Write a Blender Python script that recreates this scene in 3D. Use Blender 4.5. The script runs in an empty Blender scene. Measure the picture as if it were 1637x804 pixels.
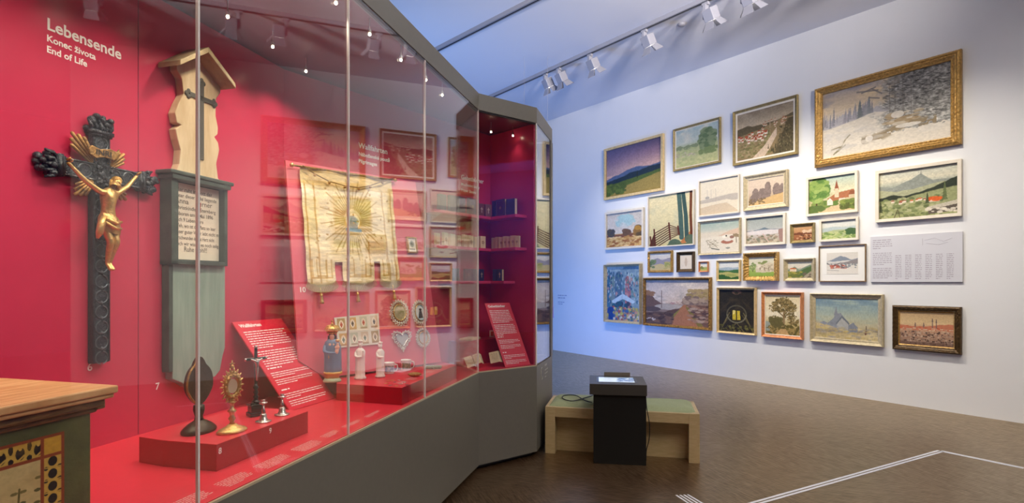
import bpy, math, random
import numpy as np
from mathutils import Vector, Matrix, noise as mnoise
PI=math.pi
SC=bpy.context.scene
COL=SC.collection
# ------------------------------------------------------------------ camera
F=883.0; CX=818.5; CY=451.5; CH=1.65
cam=bpy.data.cameras.new('camera'); cam.sensor_width=36; cam.sensor_fit='HORIZONTAL'
cam.lens=36*F/1637; cam.shift_y=(CY-402)/1637; cam.clip_start=.05
co=bpy.data.objects.new('camera',cam); COL.objects.link(co)
co.location=(0,0,CH); co.rotation_euler=(PI/2,0,0); SC.camera=co
# ------------------------------------------------------------------ world and exposure
w=bpy.data.worlds.new('world'); SC.world=w; w.use_nodes=True
w.node_tree.nodes['Background'].inputs[0].default_value=(.5,.6,1,1)
w.node_tree.nodes['Background'].inputs[1].default_value=.05
SC.view_settings.view_transform='Standard'; SC.view_settings.look='None'
SC.view_settings.gamma=1; SC.view_settings.use_curve_mapping=False
SC.view_settings.exposure=0.0
def lamp(name,kind,loc,energy,color=(1,1,1),target=None,parent=None,**k):
    l=bpy.data.lights.new(name,kind); l.energy=energy; l.color=color
    for a,b in k.items(): setattr(l,a,b)
    o=bpy.data.objects.new(name,l); COL.objects.link(o); o.location=loc
    if target is not None:
        o.rotation_euler=(Vector(target)-Vector(loc)).to_track_quat('-Z','Y').to_euler()
    return o
# unseen fill lamps added to brighten hall and ceiling, then the blue wash beyond the case
lamp('hall_fill','AREA',(3.2,1.6,5.3),250,(1,.94,.84),target=(3.2,2.0,0),shape='RECTANGLE',size=4,size_y=3)  # area lamp added as general fill, no real ceiling panel
lamp('ceiling_fill','SPOT',(2.3,1.8,4.25),2100,(1,.93,.93),target=(1.0,6.6,5.7),spot_size=math.radians(66),spot_blend=1,shadow_soft_size=.2)  # upward spot added to lift the ceiling, no such fixture
lamp('ceiling_fill','SPOT',(4.3,1.2,4.2),2200,(1,.94,.93),target=(3.3,5.0,5.7),spot_size=math.radians(66),spot_blend=1,shadow_soft_size=.2)  # second added upward spot, for the ceiling farther right
lamp('blue_floor_glow','SPOT',(-.2,8.5,.7),160,(.06,.2,1),target=(1.3,10.6,0),spot_size=math.radians(90),spot_blend=1,shadow_soft_size=.1)
lamp('blue_floor_wash','AREA',(-1.2,10.2,.45),110,(.10,.32,1),target=(1.4,13.0,3.6),shape='RECTANGLE',size=1.6,size_y=.5)
lamp('blue_ceiling_wash','AREA',(-2.6,8.2,2.6),75,(.22,.45,1),target=(-.6,10.5,5.6),shape='RECTANGLE',size=2.2,size_y=1.2)
lamp('reflection_fill','AREA',(10.6,1.6,4.6),190,(.16,.16,1),target=(12.9,2.0,2.0),shape='RECTANGLE',size=2,size_y=1)  # unseen blue lamp added to tint the reflection in the angled glass
# ------------------------------------------------------------------ helpers
def V(*a): return Vector(a)
def ray(px,py): return V((px-CX)/F,1.0,(CY-py)/F)
CAM=V(0,0,CH)
def hit(px,py,o,n):
    r=ray(px,py); return CAM+r*((V(*o)-CAM).dot(V(*n))/r.dot(V(*n)))
def hitz(px,py,z):
    r=ray(px,py); return CAM+r*((z-CH)/r.z)
def s2l(c):
    return tuple((x/12.92 if x<=.04045 else ((x+.055)/1.055)**2.4) for x in c)
def RGB(r,g,b): return s2l((r/255,g/255,b/255))
def tag(o,label=None,cat=None,group=None,kind=None):
    if label: o['label']=label
    if cat: o['category']=cat
    if group: o['group']=group
    if kind: o['kind']=kind
    return o
def empty(name,loc=(0,0,0),rz=0,label=None,cat=None,group=None):
    o=bpy.data.objects.new(name,None); COL.objects.link(o); o.location=loc; o.rotation_euler=(0,0,rz); o.empty_display_size=.05
    return tag(o,label,cat,group)
def basis(o,origin,ux,uz):
    ux=V(*ux).normalized(); uz=V(*uz).normalized(); uy=uz.cross(ux).normalized()
    m=Matrix((( ux.x,uy.x,uz.x,origin[0]),(ux.y,uy.y,uz.y,origin[1]),(ux.z,uy.z,uz.z,origin[2]),(0,0,0,1)))
    o.matrix_world=m; return m
class MB:
    def __init__(s): s.v=[]; s.f=[]
    def add(s,vs,fs):
        k=len(s.v); s.v+=[tuple(x) for x in vs]; s.f+=[tuple(i+k for i in f) for f in fs]; return s
    def box(s,c,d,rz=0,m=None):
        hx,hy,hz=d[0]/2,d[1]/2,d[2]/2; vs=[]
        R=Matrix.Rotation(rz,3,'Z') if m is None else m
        for z in(-hz,hz):
            for x,y in((-hx,-hy),(hx,-hy),(hx,hy),(-hx,hy)):
                vs.append(V(*c)+R@V(x,y,z))
        return s.add(vs,[(3,2,1,0),(4,5,6,7),(0,1,5,4),(1,2,6,5),(2,3,7,6),(3,0,4,7)])
    def prism(s,pts,z0,z1):
        a=sum(pts[i][0]*pts[(i+1)%len(pts)][1]-pts[(i+1)%len(pts)][0]*pts[i][1] for i in range(len(pts)))
        if a<0: pts=pts[::-1]
        n=len(pts); vs=[(p[0],p[1],z0) for p in pts]+[(p[0],p[1],z1) for p in pts]
        return s.add(vs,[tuple(range(n))[::-1],tuple(range(n,2*n))]+[(i,(i+1)%n,n+(i+1)%n,n+i) for i in range(n)])
    def plate(s,pts,y0,y1):   # outline in xz extruded along y
        a=sum(pts[i][0]*pts[(i+1)%len(pts)][1]-pts[(i+1)%len(pts)][0]*pts[i][1] for i in range(len(pts)))
        if a<0: pts=pts[::-1]
        n=len(pts); vs=[(p[0],y0,p[1]) for p in pts]+[(p[0],y1,p[1]) for p in pts]
        return s.add(vs,[tuple(range(n)),tuple(range(n,2*n))[::-1]]+[(i,n+i,n+(i+1)%n,(i+1)%n) for i in range(n)])
    def tube(s,pts,r,n=8,cap=True):
        pts=[V(*p) for p in pts]; rs=r if isinstance(r,(list,tuple)) else [r]*len(pts)
        k0=len(s.v); up=None
        for i,p in enumerate(pts):
            t=(pts[min(i+1,len(pts)-1)]-pts[max(i-1,0)]).normalized()
            if up is None: up=t.orthogonal().normalized()
            up=(up-t*up.dot(t)).normalized(); sd=t.cross(up)
            for j in range(n):
                a=2*PI*j/n; s.v.append(tuple(p+(up*math.cos(a)+sd*math.sin(a))*rs[i]))
        for i in range(len(pts)-1):
            for j in range(n):
                a=k0+i*n+j; b=k0+i*n+(j+1)%n; s.f.append((a,b,b+n,a+n))
        if cap:
            s.f.append(tuple(range(k0,k0+n))[::-1]); e=k0+(len(pts)-1)*n; s.f.append(tuple(range(e,e+n)))
        return s
    def lathe(s,prof,c=(0,0,0),n=20,sx=1,sy=1):
        k0=len(s.v)
        for r,z in prof:
            for j in range(n):
                a=2*PI*j/n; s.v.append((c[0]+r*sx*math.cos(a),c[1]+r*sy*math.sin(a),c[2]+z))
        for i in range(len(prof)-1):
            for j in range(n):
                a=k0+i*n+j; b=k0+i*n+(j+1)%n; s.f.append((a,b,b+n,a+n))
        s.f.append(tuple(range(k0,k0+n))[::-1]); e=k0+(len(prof)-1)*n; s.f.append(tuple(range(e,e+n)))
        return s
    def ball(s,c,r,sc=(1,1,1),n=10,m=6):
        k0=len(s.v)
        for i in range(m+1):
            t=PI*i/m
            for j in range(n):
                a=2*PI*j/n
                s.v.append((c[0]+r*sc[0]*math.sin(t)*math.cos(a),c[1]+r*sc[1]*math.sin(t)*math.sin(a),c[2]-r*sc[2]*math.cos(t)))
        for i in range(m):
            for j in range(n):
                a=k0+i*n+j; b=k0+i*n+(j+1)%n; s.f.append((a,b,b+n,a+n))
        return s
    def bar(s,p0,p1,w,h,up=(0,0,1)):
        p0=V(*p0);p1=V(*p1);t=(p1-p0); L=t.length; t.normalize(); u=V(*up); sd=t.cross(u).normalized(); u=sd.cross(t)
        R=Matrix((t,sd,u)).transposed()
        return s.box((p0+p1)/2,(L,w,h),m=R)
    def build(s,name,mat,parent=None,smooth=False,bevel=0,loc=None):
        me=bpy.data.meshes.new(name); me.from_pydata(s.v,[],s.f); me.update()
        o=bpy.data.objects.new(name,me); COL.objects.link(o)
        if mat is not None: me.materials.append(mat)
        if parent is not None: o.parent=parent
        if loc is not None: o.location=loc
        if smooth:
            for p in me.polygons: p.use_smooth=True
        if bevel:
            b=o.modifiers.new('bevel','BEVEL'); b.width=bevel; b.segments=2; b.limit_method='ANGLE'
        return o
def copy_tree(o,parent=None):
    c=o.copy(); COL.objects.link(c)
    if parent is not None: c.parent=parent
    for ch in list(o.children): copy_tree(ch,c)
    return c
# ---- materials
MC={}
def mat(name,c,rough=.5,metal=0,var=0,vs=8,bump=0,bs=60,spec=.5,coat=0,stretch=None,c2=None,emit=0,blotch=None):
    if name in MC: return MC[name]
    m=bpy.data.materials.new(name); m.use_nodes=True; nt=m.node_tree; b=nt.nodes['Principled BSDF']
    b.inputs['Base Color'].default_value=(*c,1); b.inputs['Roughness'].default_value=rough; b.inputs['Metallic'].default_value=metal
    b.inputs['Specular IOR Level'].default_value=spec; b.inputs['Coat Weight'].default_value=coat
    if emit: b.inputs['Emission Color'].default_value=(*c,1); b.inputs['Emission Strength'].default_value=emit
    if var or c2 or bump:
        tc=nt.nodes.new('ShaderNodeTexCoord'); mp=nt.nodes.new('ShaderNodeMapping'); nt.links.new(tc.outputs['Object'],mp.inputs[0])
        if stretch: mp.inputs['Scale'].default_value=stretch
    if var or c2:
        n=nt.nodes.new('ShaderNodeTexNoise'); n.inputs['Scale'].default_value=vs; n.inputs['Detail'].default_value=6; n.inputs['Roughness'].default_value=.65
        nt.links.new(mp.outputs[0],n.inputs['Vector'])
        cr=nt.nodes.new('ShaderNodeValToRGB'); e=cr.color_ramp.elements
        e[0].position=.35; e[1].position=.65
        lo=c2 if c2 else tuple(x*(1-var) for x in c); hi=c if c2 else tuple(min(1,x*(1+var)) for x in c)
        e[0].color=(*lo,1); e[1].color=(*hi,1)
        if blotch: e[0].position=blotch[0]; e[1].position=blotch[1]
        nt.links.new(n.outputs[0],cr.inputs[0]); nt.links.new(cr.outputs[0],b.inputs['Base Color'])
    if bump:
        n2=nt.nodes.new('ShaderNodeTexNoise'); n2.inputs['Scale'].default_value=bs; n2.inputs['Detail'].default_value=4
        nt.links.new(mp.outputs[0],n2.inputs['Vector'])
        bp=nt.nodes.new('ShaderNodeBump'); bp.inputs['Strength'].default_value=bump; bp.inputs['Distance'].default_value=.01
        nt.links.new(n2.outputs[0],bp.inputs['Height']); nt.links.new(bp.outputs[0],b.inputs['Normal'])
    MC[name]=m; return m
def paintmat(name,rough=.55,bump=.15,coat=0):
    if name in MC: return MC[name]
    m=bpy.data.materials.new(name); m.use_nodes=True; nt=m.node_tree; b=nt.nodes['Principled BSDF']
    a=nt.nodes.new('ShaderNodeAttribute'); a.attribute_name='pigment'; nt.links.new(a.outputs['Color'],b.inputs['Base Color']); b.inputs['Specular IOR Level'].default_value=.18
    b.inputs['Roughness'].default_value=rough; b.inputs['Coat Weight'].default_value=coat
    n=nt.nodes.new('ShaderNodeTexNoise'); n.inputs['Scale'].default_value=90; tc=nt.nodes.new('ShaderNodeTexCoord'); nt.links.new(tc.outputs['Object'],n.inputs['Vector'])
    bp=nt.nodes.new('ShaderNodeBump'); bp.inputs['Strength'].default_value=bump; bp.inputs['Distance'].default_value=.004
    nt.links.new(n.outputs[0],bp.inputs['Height']); nt.links.new(bp.outputs[0],b.inputs['Normal'])
    MC[name]=m; return m
def glassmat():
    m=bpy.data.materials.new('clear_glass'); m.use_nodes=True; nt=m.node_tree; nt.nodes.clear()
    out=nt.nodes.new('ShaderNodeOutputMaterial'); mix=nt.nodes.new('ShaderNodeMixShader')
    tr=nt.nodes.new('ShaderNodeBsdfTransparent'); tr.inputs[0].default_value=(.985,.99,.985,1)
    gl=nt.nodes.new('ShaderNodeBsdfGlossy'); gl.inputs['Roughness'].default_value=0; gl.inputs[0].default_value=(1,1,1,1)
    g=nt.nodes.new('ShaderNodeNewGeometry'); d=nt.nodes.new('ShaderNodeVectorMath'); d.operation='DOT_PRODUCT'
    nt.links.new(g.outputs['Normal'],d.inputs[0]); nt.links.new(g.outputs['Incoming'],d.inputs[1])
    def M(op,a,b):
        n=nt.nodes.new('ShaderNodeMath'); n.operation=op
        for i,x in enumerate((a,b)):
            if x is None: continue
            if isinstance(x,(int,float)): n.inputs[i].default_value=x
            else: nt.links.new(x,n.inputs[i])
        return n.outputs[0]
    ab=M('ABSOLUTE',d.outputs['Value'],None); om=M('SUBTRACT',1,ab); p=M('POWER',om,3.7)
    fr=M('ADD',M('MULTIPLY',p,.955),.045)
    nt.links.new(fr,mix.inputs[0]); nt.links.new(tr.outputs[0],mix.inputs[1]); nt.links.new(gl.outputs[0],mix.inputs[2]); nt.links.new(mix.outputs[0],out.inputs[0])
    return m
GLASS=glassmat()
M_red=mat('crimson_panel_paint',RGB(196,50,82),.26,var=.04,vs=3,bump=.02,bs=120)
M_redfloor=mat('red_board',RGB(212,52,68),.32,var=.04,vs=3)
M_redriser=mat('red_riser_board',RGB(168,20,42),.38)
M_redtext=mat('red_text_board',RGB(212,36,60),.3)
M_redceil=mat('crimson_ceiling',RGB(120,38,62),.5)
M_case=mat('taupe_case_lacquer',RGB(112,108,98),.42,var=.03,vs=30)
M_toe=mat('dark_toe_kick',RGB(38,40,46),.6)
M_edge=mat('glass_joint_silicone',RGB(236,230,224),.25)
M_trim=mat('bare_edge_trim',RGB(190,175,145),.4)
M_white=mat('white_lettering',RGB(240,236,230),.6)
M_wall=mat('white_wall_paint',RGB(226,225,222),.75,var=.01,vs=2,bump=.03,bs=200)
M_ceil=mat('white_ceiling_paint',RGB(224,224,228),.8)
M_gold=mat('gilded_wood',RGB(186,146,80),.38,.5,var=.35,vs=40,bump=.5,bs=90)
M_goldb=mat('bright_gold',RGB(222,184,116),.3,.75,var=.15,vs=60,bump=.3,bs=120)
M_goldd=mat('old_gilt',RGB(158,120,64),.45,.5,var=.4,vs=30,bump=.7,bs=70)
M_black=mat('blackened_carved_wood',RGB(34,40,48),.25,var=.5,vs=50,bump=.6,bs=120,c2=RGB(40,46,54),blotch=(.7,.45))
M_silver=mat('silver_metal',RGB(215,212,205),.25,.95,var=.1,vs=60,bump=.2)
M_metalw=mat('white_fixture_metal',RGB(150,150,158),.4)
M_bulb=mat('lit_bulb',(1,.88,.62),.5,emit=30)
M_lens=mat('lit_spot_lens',(1,.95,.85),.5,emit=8)
def tint(n,c,r=.5,**k): return mat(n,RGB(*c),r,**k)
# ---- text to mesh
def textmesh(s,size,bold=0):
    cu=bpy.data.curves.new('t','FONT'); cu.body=s; cu.size=size; cu.offset=bold; cu.resolution_u=3; cu.space_line=1.0
    o=bpy.data.objects.new('t',cu); me=bpy.data.meshes.new_from_object(o)
    vs=[tuple(v.co) for v in me.vertices]; fs=[tuple(p.vertices) for p in me.polygons]
    bpy.data.objects.remove(o); bpy.data.curves.remove(cu); bpy.data.meshes.remove(me)
    return vs,fs
def put_text(mb,s,size,x,z,y=0,bold=0,width=None):   # on local xz plane facing -y, x left, z baseline
    vs,fs=textmesh(s,size,bold)
    k=1
    if width and vs: k=width/max(.001,(max(v[0] for v in vs)-min(v[0] for v in vs)))
    mb.add([(x+v[0]*k,y,z+v[1]*(k if width else 1)) for v in vs],fs)
def put_map(mb,s,size,f,bold=0):
    vs,fs=textmesh(s,size,bold); mb.add([f(v[0],v[1]) for v in vs],fs)
def bars(mb,x0,z0,w,lines,lh,f,seed=0,fill=.97,hh=.34):
    rnd=random.Random(seed)
    for i in range(lines):
        x=x0; end=x0+w*(fill if i<lines-1 else rnd.uniform(.3,.8))*rnd.uniform(.93,1)
        z=z0-i*lh
        while x<end:
            L=rnd.uniform(.35,1.6)*lh*1.3; L=min(L,end-x)
            if L>.15*lh: mb.add([f(x,z),f(x+L,z),f(x+L,z+lh*hh),f(x,z+lh*hh)],[(0,1,2,3)])
            x+=L+lh*.32
# ---- numpy painter
class Cv:
    def __init__(s,w,h,c,seed=0):
        s.w,s.h=w,h; s.a=np.ones((h,w,3))*np.array(c)/255.
        s.u,s.v=np.meshgrid((np.arange(w)+.5)/w,(np.arange(h)+.5)/h); s.r=np.random.RandomState(seed); s.asp=w/h
    def fbm(s,sc=4,oct=4,sy=None,seed=None):
        r=s.r if seed is None else np.random.RandomState(seed); sy=sy or sc; out=np.zeros((s.h,s.w)); amp=1;tot=0
        for k in range(oct):
            gx=int(sc*2**k)+2; gy=int(sy*2**k)+2; g=r.rand(gy,gx)
            x=s.u*(gx-1.001); y=s.v*(gy-1.001); i=x.astype(int); j=y.astype(int); fx=x-i; fy=y-j
            fx=fx*fx*(3-2*fx); fy=fy*fy*(3-2*fy)
            out+=amp*((g[j,i]*(1-fx)+g[j,i+1]*fx)*(1-fy)+(g[j+1,i]*(1-fx)+g[j+1,i+1]*fx)*fy); tot+=amp; amp*=.55
        return out/tot
    def mix(s,m,c):
        m=np.clip(m,0,1)[...,None]; c=np.array(c)/255. if not (isinstance(c,np.ndarray) and c.ndim==3) else c
        s.a=s.a*(1-m)+c*m; return s
    def grad(s,stops):
        vs=[p[0] for p in stops]; s.a=np.stack([np.interp(s.v,vs,[p[1][k]/255. for p in stops]) for k in range(3)],-1); return s
    def clouds(s,c,sc=3,th=.5,k=4,vmax=1,sy=None):
        n=s.fbm(sc,4,sy or sc*1.5); return s.mix((n-th)*k*(s.v<vmax),c)
    def ridge(s,pts,c,rough=.02,sc=10,bottom=1.1,seed=None,soft=60):
        xs=[p[0] for p in pts]; ys=[p[1] for p in pts]
        n=s.fbm(sc,4,1)[0:1,:]-.5; y=np.interp(s.u[0:1],xs,ys)+n*rough*2
        return s.mix(np.clip((s.v-y)*soft+.5,0,1)*(s.v<bottom),c)
    def poly(s,pts,c,al=1):
        ins=np.zeros((s.h,s.w),bool); n=len(pts)
        for i in range(n):
            x0,y0=pts[i]; x1,y1=pts[(i+1)%n]
            if y0==y1: continue
            cnd=((y0>s.v)!=(y1>s.v))&(s.u<(x1-x0)*(s.v-y0)/(y1-y0)+x0); ins^=cnd
        return s.mix(ins*al,c)
    def ell(s,x,y,rx,ry,c,al=1,rag=0):
        d=((s.u-x)/rx)**2+((s.v-y)/ry)**2
        if rag: d=d+(s.fbm(14,3)-.5)*rag
        return s.mix(np.clip((1-d)*6,0,1)*al,c)
    def line(s,x0,y0,x1,y1,wd,c,al=1):
        ax=(s.u-x0)*s.asp; ay=s.v-y0; bx=(x1-x0)*s.asp; by=y1-y0; t=np.clip((ax*bx+ay*by)/(bx*bx+by*by+1e-9),0,1)
        d=np.hypot(ax-bx*t,ay-by*t); return s.mix(np.clip((wd-d)*s.h+.6,0,1)*al,c)
    def dabs(s,x0,y0,x1,y1,n,cs,sz=.02,al=.9,sx=1.3):
        for i in range(n):
            x=s.r.uniform(x0,x1); y=s.r.uniform(y0,y1); c=cs[s.r.randint(len(cs))]; z=sz*s.r.uniform(.5,1.3)
            i0=max(0,int((x-z*sx)*s.w)); i1=min(s.w,int((x+z*sx)*s.w)+2); j0=max(0,int((y-z)*s.h)); j1=min(s.h,int((y+z)*s.h)+2)
            if i0>=i1 or j0>=j1: continue
            uu=s.u[j0:j1,i0:i1]; vv=s.v[j0:j1,i0:i1]
            m=np.clip((1-(((uu-x)/(z*sx))**2+((vv-y)/z)**2))*3,0,1)*al
            s.a[j0:j1,i0:i1]=s.a[j0:j1,i0:i1]*(1-m[...,None])+np.array(c)/255.*m[...,None]
        return s
    def tree(s,x,y,rx,ry,cs,trunk=(70,55,40),n=60,tw=.012,base=None):
        b=base or y+ry*1.3
        s.line(x,y,x,b,tw,trunk)
        for i in range(n):
            a=s.r.uniform(0,2*PI); q=math.sqrt(s.r.rand()); s.dabs(x+q*rx*math.cos(a),y+q*ry*math.sin(a),x+q*rx*math.cos(a)+.001,y+q*ry*math.sin(a)+.001,1,cs,ry*.2)
        return s
    def fir(s,x,yb,h,wd,c):
        for k in range(6):
            t=k/6; s.poly([(x-wd*(1-t*.85),yb-h*t),(x+wd*(1-t*.85),yb-h*t),(x,yb-h*(t+.35) if t<.7 else yb-h*1.05)],c,.85)
        return s
    def house(s,x,y,w_,h,wall,roof):
        s.poly([(x,y),(x+w_,y),(x+w_,y-h),(x,y-h)],wall); s.poly([(x-w_*.1,y-h),(x+w_*1.1,y-h),(x+w_*.8,y-h*1.7),(x+w_*.2,y-h*1.7)],roof); return s
    def town(s,x0,y0,x1,y1,n,walls=((230,215,190),(215,195,165)),roofs=((180,90,60),(150,75,55)),z=.03):
        pts=sorted([(s.r.uniform(y0,y1),s.r.uniform(x0,x1)) for _ in range(n)])
        for y,x in pts: s.house(x,y,z*s.r.uniform(.7,1.3),z*s.r.uniform(.6,1),walls[s.r.randint(len(walls))],roofs[s.r.randint(len(roofs))])
        return s
    def brush(s,k=.06,sc=30,sy=None):
        n=s.fbm(sc,2,sy or sc)-.5; s.a=np.clip(s.a*(1+n[...,None]*k*2),0,1); return s
    def con(s,k=1,g=1,t=(1,1,1)): s.a=np.clip((s.a-.5)*k+.5,0,1)**g*np.array(t); return s
def canvas_mesh(name,cv,w,h,material,parent,x0=0,z0=0,y=0,mapf=None,keep=None):
    """cell-coloured grid in local xz facing -y"""
    nx,ny=cv.w,cv.h; gx,gz=np.meshgrid(np.linspace(0,1,nx+1),np.linspace(1,0,ny+1))
    if mapf is None:
        co_=np.stack([x0+gx*w,np.full_like(gx,y),z0+gz*h],-1).reshape(-1,3)
    else:
        co_=np.array([mapf(a,b) for a,b in zip(gx.ravel(),gz.ravel())])
    i,j=np.meshgrid(np.arange(nx),np.arange(ny)); a=(j*(nx+1)+i).ravel()
    fs=np.stack([a,a+nx+1,a+nx+2,a+1],-1); colr=np.clip(cv.a,0,1).reshape(-1,3)
    if keep is not None:
        kk=keep.ravel(); fs=fs[kk]; colr=colr[kk]
    me=bpy.data.meshes.new(name); me.from_pydata(co_.tolist(),[],fs.tolist()); me.update()
    lin=np.where(colr<=.04045,colr/12.92,((colr+.055)/1.055)**2.4)
    ca=me.color_attributes.new('pigment','FLOAT_COLOR','CORNER')
    buf=np.ones((len(fs),4,4),np.float32); buf[:,:,:3]=lin[:,None,:]; ca.data.foreach_set('color',buf.ravel())
    me.materials.append(material); o=bpy.data.objects.new(name,me); COL.objects.link(o)
    if parent is not None: o.parent=parent
    return o
# ------------------------------------------------------------------ geometry of the place
AL=-.613935; GA=.264460; DW=8.60566; DG=-1.55184
nW=V(math.cos(AL),-math.sin(AL),0); uW=V(-math.sin(AL)*-1,0,0)
uW=V(nW.y,-nW.x,0)                      # along the picture wall, to the right in the view
nA=V(math.cos(GA),-math.sin(GA),0); uA=V(math.sin(GA),math.cos(GA),0)
D1=-2.59                                 # crimson rear panel of the case, parallel to the long glass
def Ax(Y,d=DG): return (d+math.sin(GA)*Y)/math.cos(GA)
ZP=.868; ZT=3.165; ZH=3.31               # plinth top, header bottom, header top
A0=(Ax(-.6),-.6); A1=(Ax(4.85),4.85); B1=(.232,5.25); C1=(.432,5.99)
P0=(Ax(-.6,D1),-.6); P1=(Ax(3.925,D1),3.925); P3=(-.223,5.71)
# ------------------------------------------------------------------ room shell
def struct(name,mb,m): o=mb.build(name,m); o['kind']='structure'; return o
def floor_mat():
    m=bpy.data.materials.new('dark_parquet'); m.use_nodes=True; nt=m.node_tree; b=nt.nodes['Principled BSDF']; L=nt.links.new
    tc=nt.nodes.new('ShaderNodeTexCoord')
    big=nt.nodes.new('ShaderNodeTexVoronoi'); big.inputs['Scale'].default_value=1.3; L(tc.outputs['Object'],big.inputs['Vector'])
    def streak(rot,sc):
        mp=nt.nodes.new('ShaderNodeMapping'); mp.inputs['Rotation'].default_value=(0,0,rot); L(tc.outputs['Object'],mp.inputs[0])
        mp2=nt.nodes.new('ShaderNodeMapping'); mp2.inputs['Scale'].default_value=(sc,sc*9,1); L(mp.outputs[0],mp2.inputs[0])
        n=nt.nodes.new('ShaderNodeTexNoise'); n.inputs['Scale'].default_value=4; n.inputs['Detail'].default_value=4; n.inputs['Distortion'].default_value=.6; L(mp2.outputs[0],n.inputs['Vector']); return n.outputs[0]
    s1=streak(.35,1.8); s2=streak(1.25,1.8); s3=streak(-.5,1.8)
    def mx(f,a,c):
        n=nt.nodes.new('ShaderNodeMix'); n.data_type='FLOAT'
        if isinstance(f,float): n.inputs[0].default_value=f
        else: L(f,n.inputs[0])
        L(a,n.inputs[2]); L(c,n.inputs[3]); return n.outputs[0]
    nz=nt.nodes.new('ShaderNodeTexNoise'); nz.inputs['Scale'].default_value=.9; nz.inputs['Detail'].default_value=1; L(tc.outputs['Object'],nz.inputs['Vector'])
    r=nt.nodes.new('ShaderNodeMapRange'); r.inputs[1].default_value=.42; r.inputs[2].default_value=.58; L(nz.outputs[0],r.inputs[0])
    h=mx(r.outputs[0],s1,s2); h=mx(.25,h,s3)
    cr=nt.nodes.new('ShaderNodeValToRGB'); e=cr.color_ramp.elements; e[0].position=.38; e[0].color=(*RGB(38,23,14),1); e[1].position=.66; e[1].color=(*RGB(96,70,44),1)
    L(h,cr.inputs[0]); L(cr.outputs[0],b.inputs['Base Color'])
    rr=nt.nodes.new('ShaderNodeMapRange'); rr.inputs[3].default_value=.24; rr.inputs[4].default_value=.38; L(h,rr.inputs[0]); L(rr.outputs[0],b.inputs['Roughness'])
    b.inputs['Specular IOR Level'].default_value=.1
    bp=nt.nodes.new('ShaderNodeBump'); bp.inputs['Strength'].default_value=.35; bp.inputs['Distance'].default_value=.01; L(h,bp.inputs['Height']); L(bp.outputs[0],b.inputs['Normal'])
    gl=nt.nodes.new('ShaderNodeBsdfGlossy'); gr=nt.nodes.new('ShaderNodeValToRGB'); ge=gr.color_ramp.elements; ge[0].position=.36; ge[0].color=(.62,.50,.34,1); ge[1].position=.66; ge[1].color=(1,.86,.64,1); L(h,gr.inputs[0]); L(gr.outputs[0],gl.inputs[0]); L(rr.outputs[0],gl.inputs['Roughness']); L(bp.outputs[0],gl.inputs['Normal'])
    lw=nt.nodes.new('ShaderNodeLayerWeight'); lw.inputs['Blend'].default_value=.5
    pw=nt.nodes.new('ShaderNodeMath'); pw.operation='POWER'; L(lw.outputs['Facing'],pw.inputs[0]); pw.inputs[1].default_value=3.0
    ma=nt.nodes.new('ShaderNodeMath'); ma.operation='MULTIPLY_ADD'; L(pw.outputs[0],ma.inputs[0]); ma.inputs[1].default_value=.85; ma.inputs[2].default_value=.04
    mx2=nt.nodes.new('ShaderNodeMixShader'); L(ma.outputs[0],mx2.inputs[0]); L(b.outputs[0],mx2.inputs[1]); L(gl.outputs[0],mx2.inputs[2])
    L(mx2.outputs[0],nt.nodes['Material Output'].inputs[0])
    return m
struct('floor',MB().box((2,8,-.06),(22,30,.12)),floor_mat())
def zc(Y): return 5.49+.026*(Y-7.5)
mb=MB(); mb.add([(-9,-7,zc(-7)),(13,-7,zc(-7)),(13,23,zc(23)),(-9,23,zc(23)),(-9,-7,zc(-7)+.15),(13,-7,zc(-7)+.15),(13,23,zc(23)+.15),(-9,23,zc(23)+.15)],[(0,1,2,3)[::-1],(4,5,6,7),(0,1,5,4),(1,2,6,5),(2,3,7,6),(3,0,4,7)])
struct('ceiling',mb,M_ceil)
W1=V(7.19,4.74,0); wl=18.0
cW=W1-uW*(wl/2)+nW*.1
struct('wall_right',MB().box((cW.x,cW.y,2.9),(wl,.2,5.9),rz=math.atan2(uW.y,uW.x)),M_wall)
M_dark=tint('dim_grey_wall_paint',(120,120,132),.8)
struct('wall_rear',MB().box((2,-6.9,2.9),(22,.2,5.9)),M_dark)
struct('wall_left',MB().box((-8.9,8,2.9),(.2,30,5.9)),M_wall)
struct('wall_side',MB().box((12.9,3,2.9),(.2,20,5.9)),M_dark)
struct('wall_far',MB().box((-3,22.9,2.9),(12,.2,5.9)),M_wall)
# ------------------------------------------------------------------ pictures on the wall
def frame_mesh(name,w,h,prof,material,parent,orn=0,seed=0,step=.018):
    """profile: list of (inset, height off wall); mitred ring"""
    rnd=random.Random(seed); mb=MB()
    sides=[((0,0),(w,0)),((w,0),(w,h)),((w,h),(0,h)),((0,h),(0,0))]
    inw=[(0,1),(-1,0),(0,-1),(1,0)]
    for k in range(4):
        (x0,z0),(x1,z1)=sides[k]; n=inw[k]; L=math.hypot(x1-x0,z1-z0); t=((x1-x0)/L,(z1-z0)/L)
        ns=max(1,int(L/step)) if orn else 1; k0=len(mb.v); np_=len(prof)
        for i in range(ns+1):
            for q,(ins,ht) in enumerate(prof):
                a=i/ns*(L-2*ins)+ins
                hh=ht
                if orn and 0<q<np_-1: hh+=orn*(math.sin(i*1.9+q*1.3)*.6+rnd.uniform(-.5,.5))
                mb.v.append((x0+t[0]*a+n[0]*ins,-hh,z0+t[1]*a+n[1]*ins))
        for i in range(ns):
            for q in range(np_-1):
                a=k0+i*np_+q; mb.f.append((a,a+np_,a+np_+1,a+1))
    return mb.build(name,material,parent)
GFR={}
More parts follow.
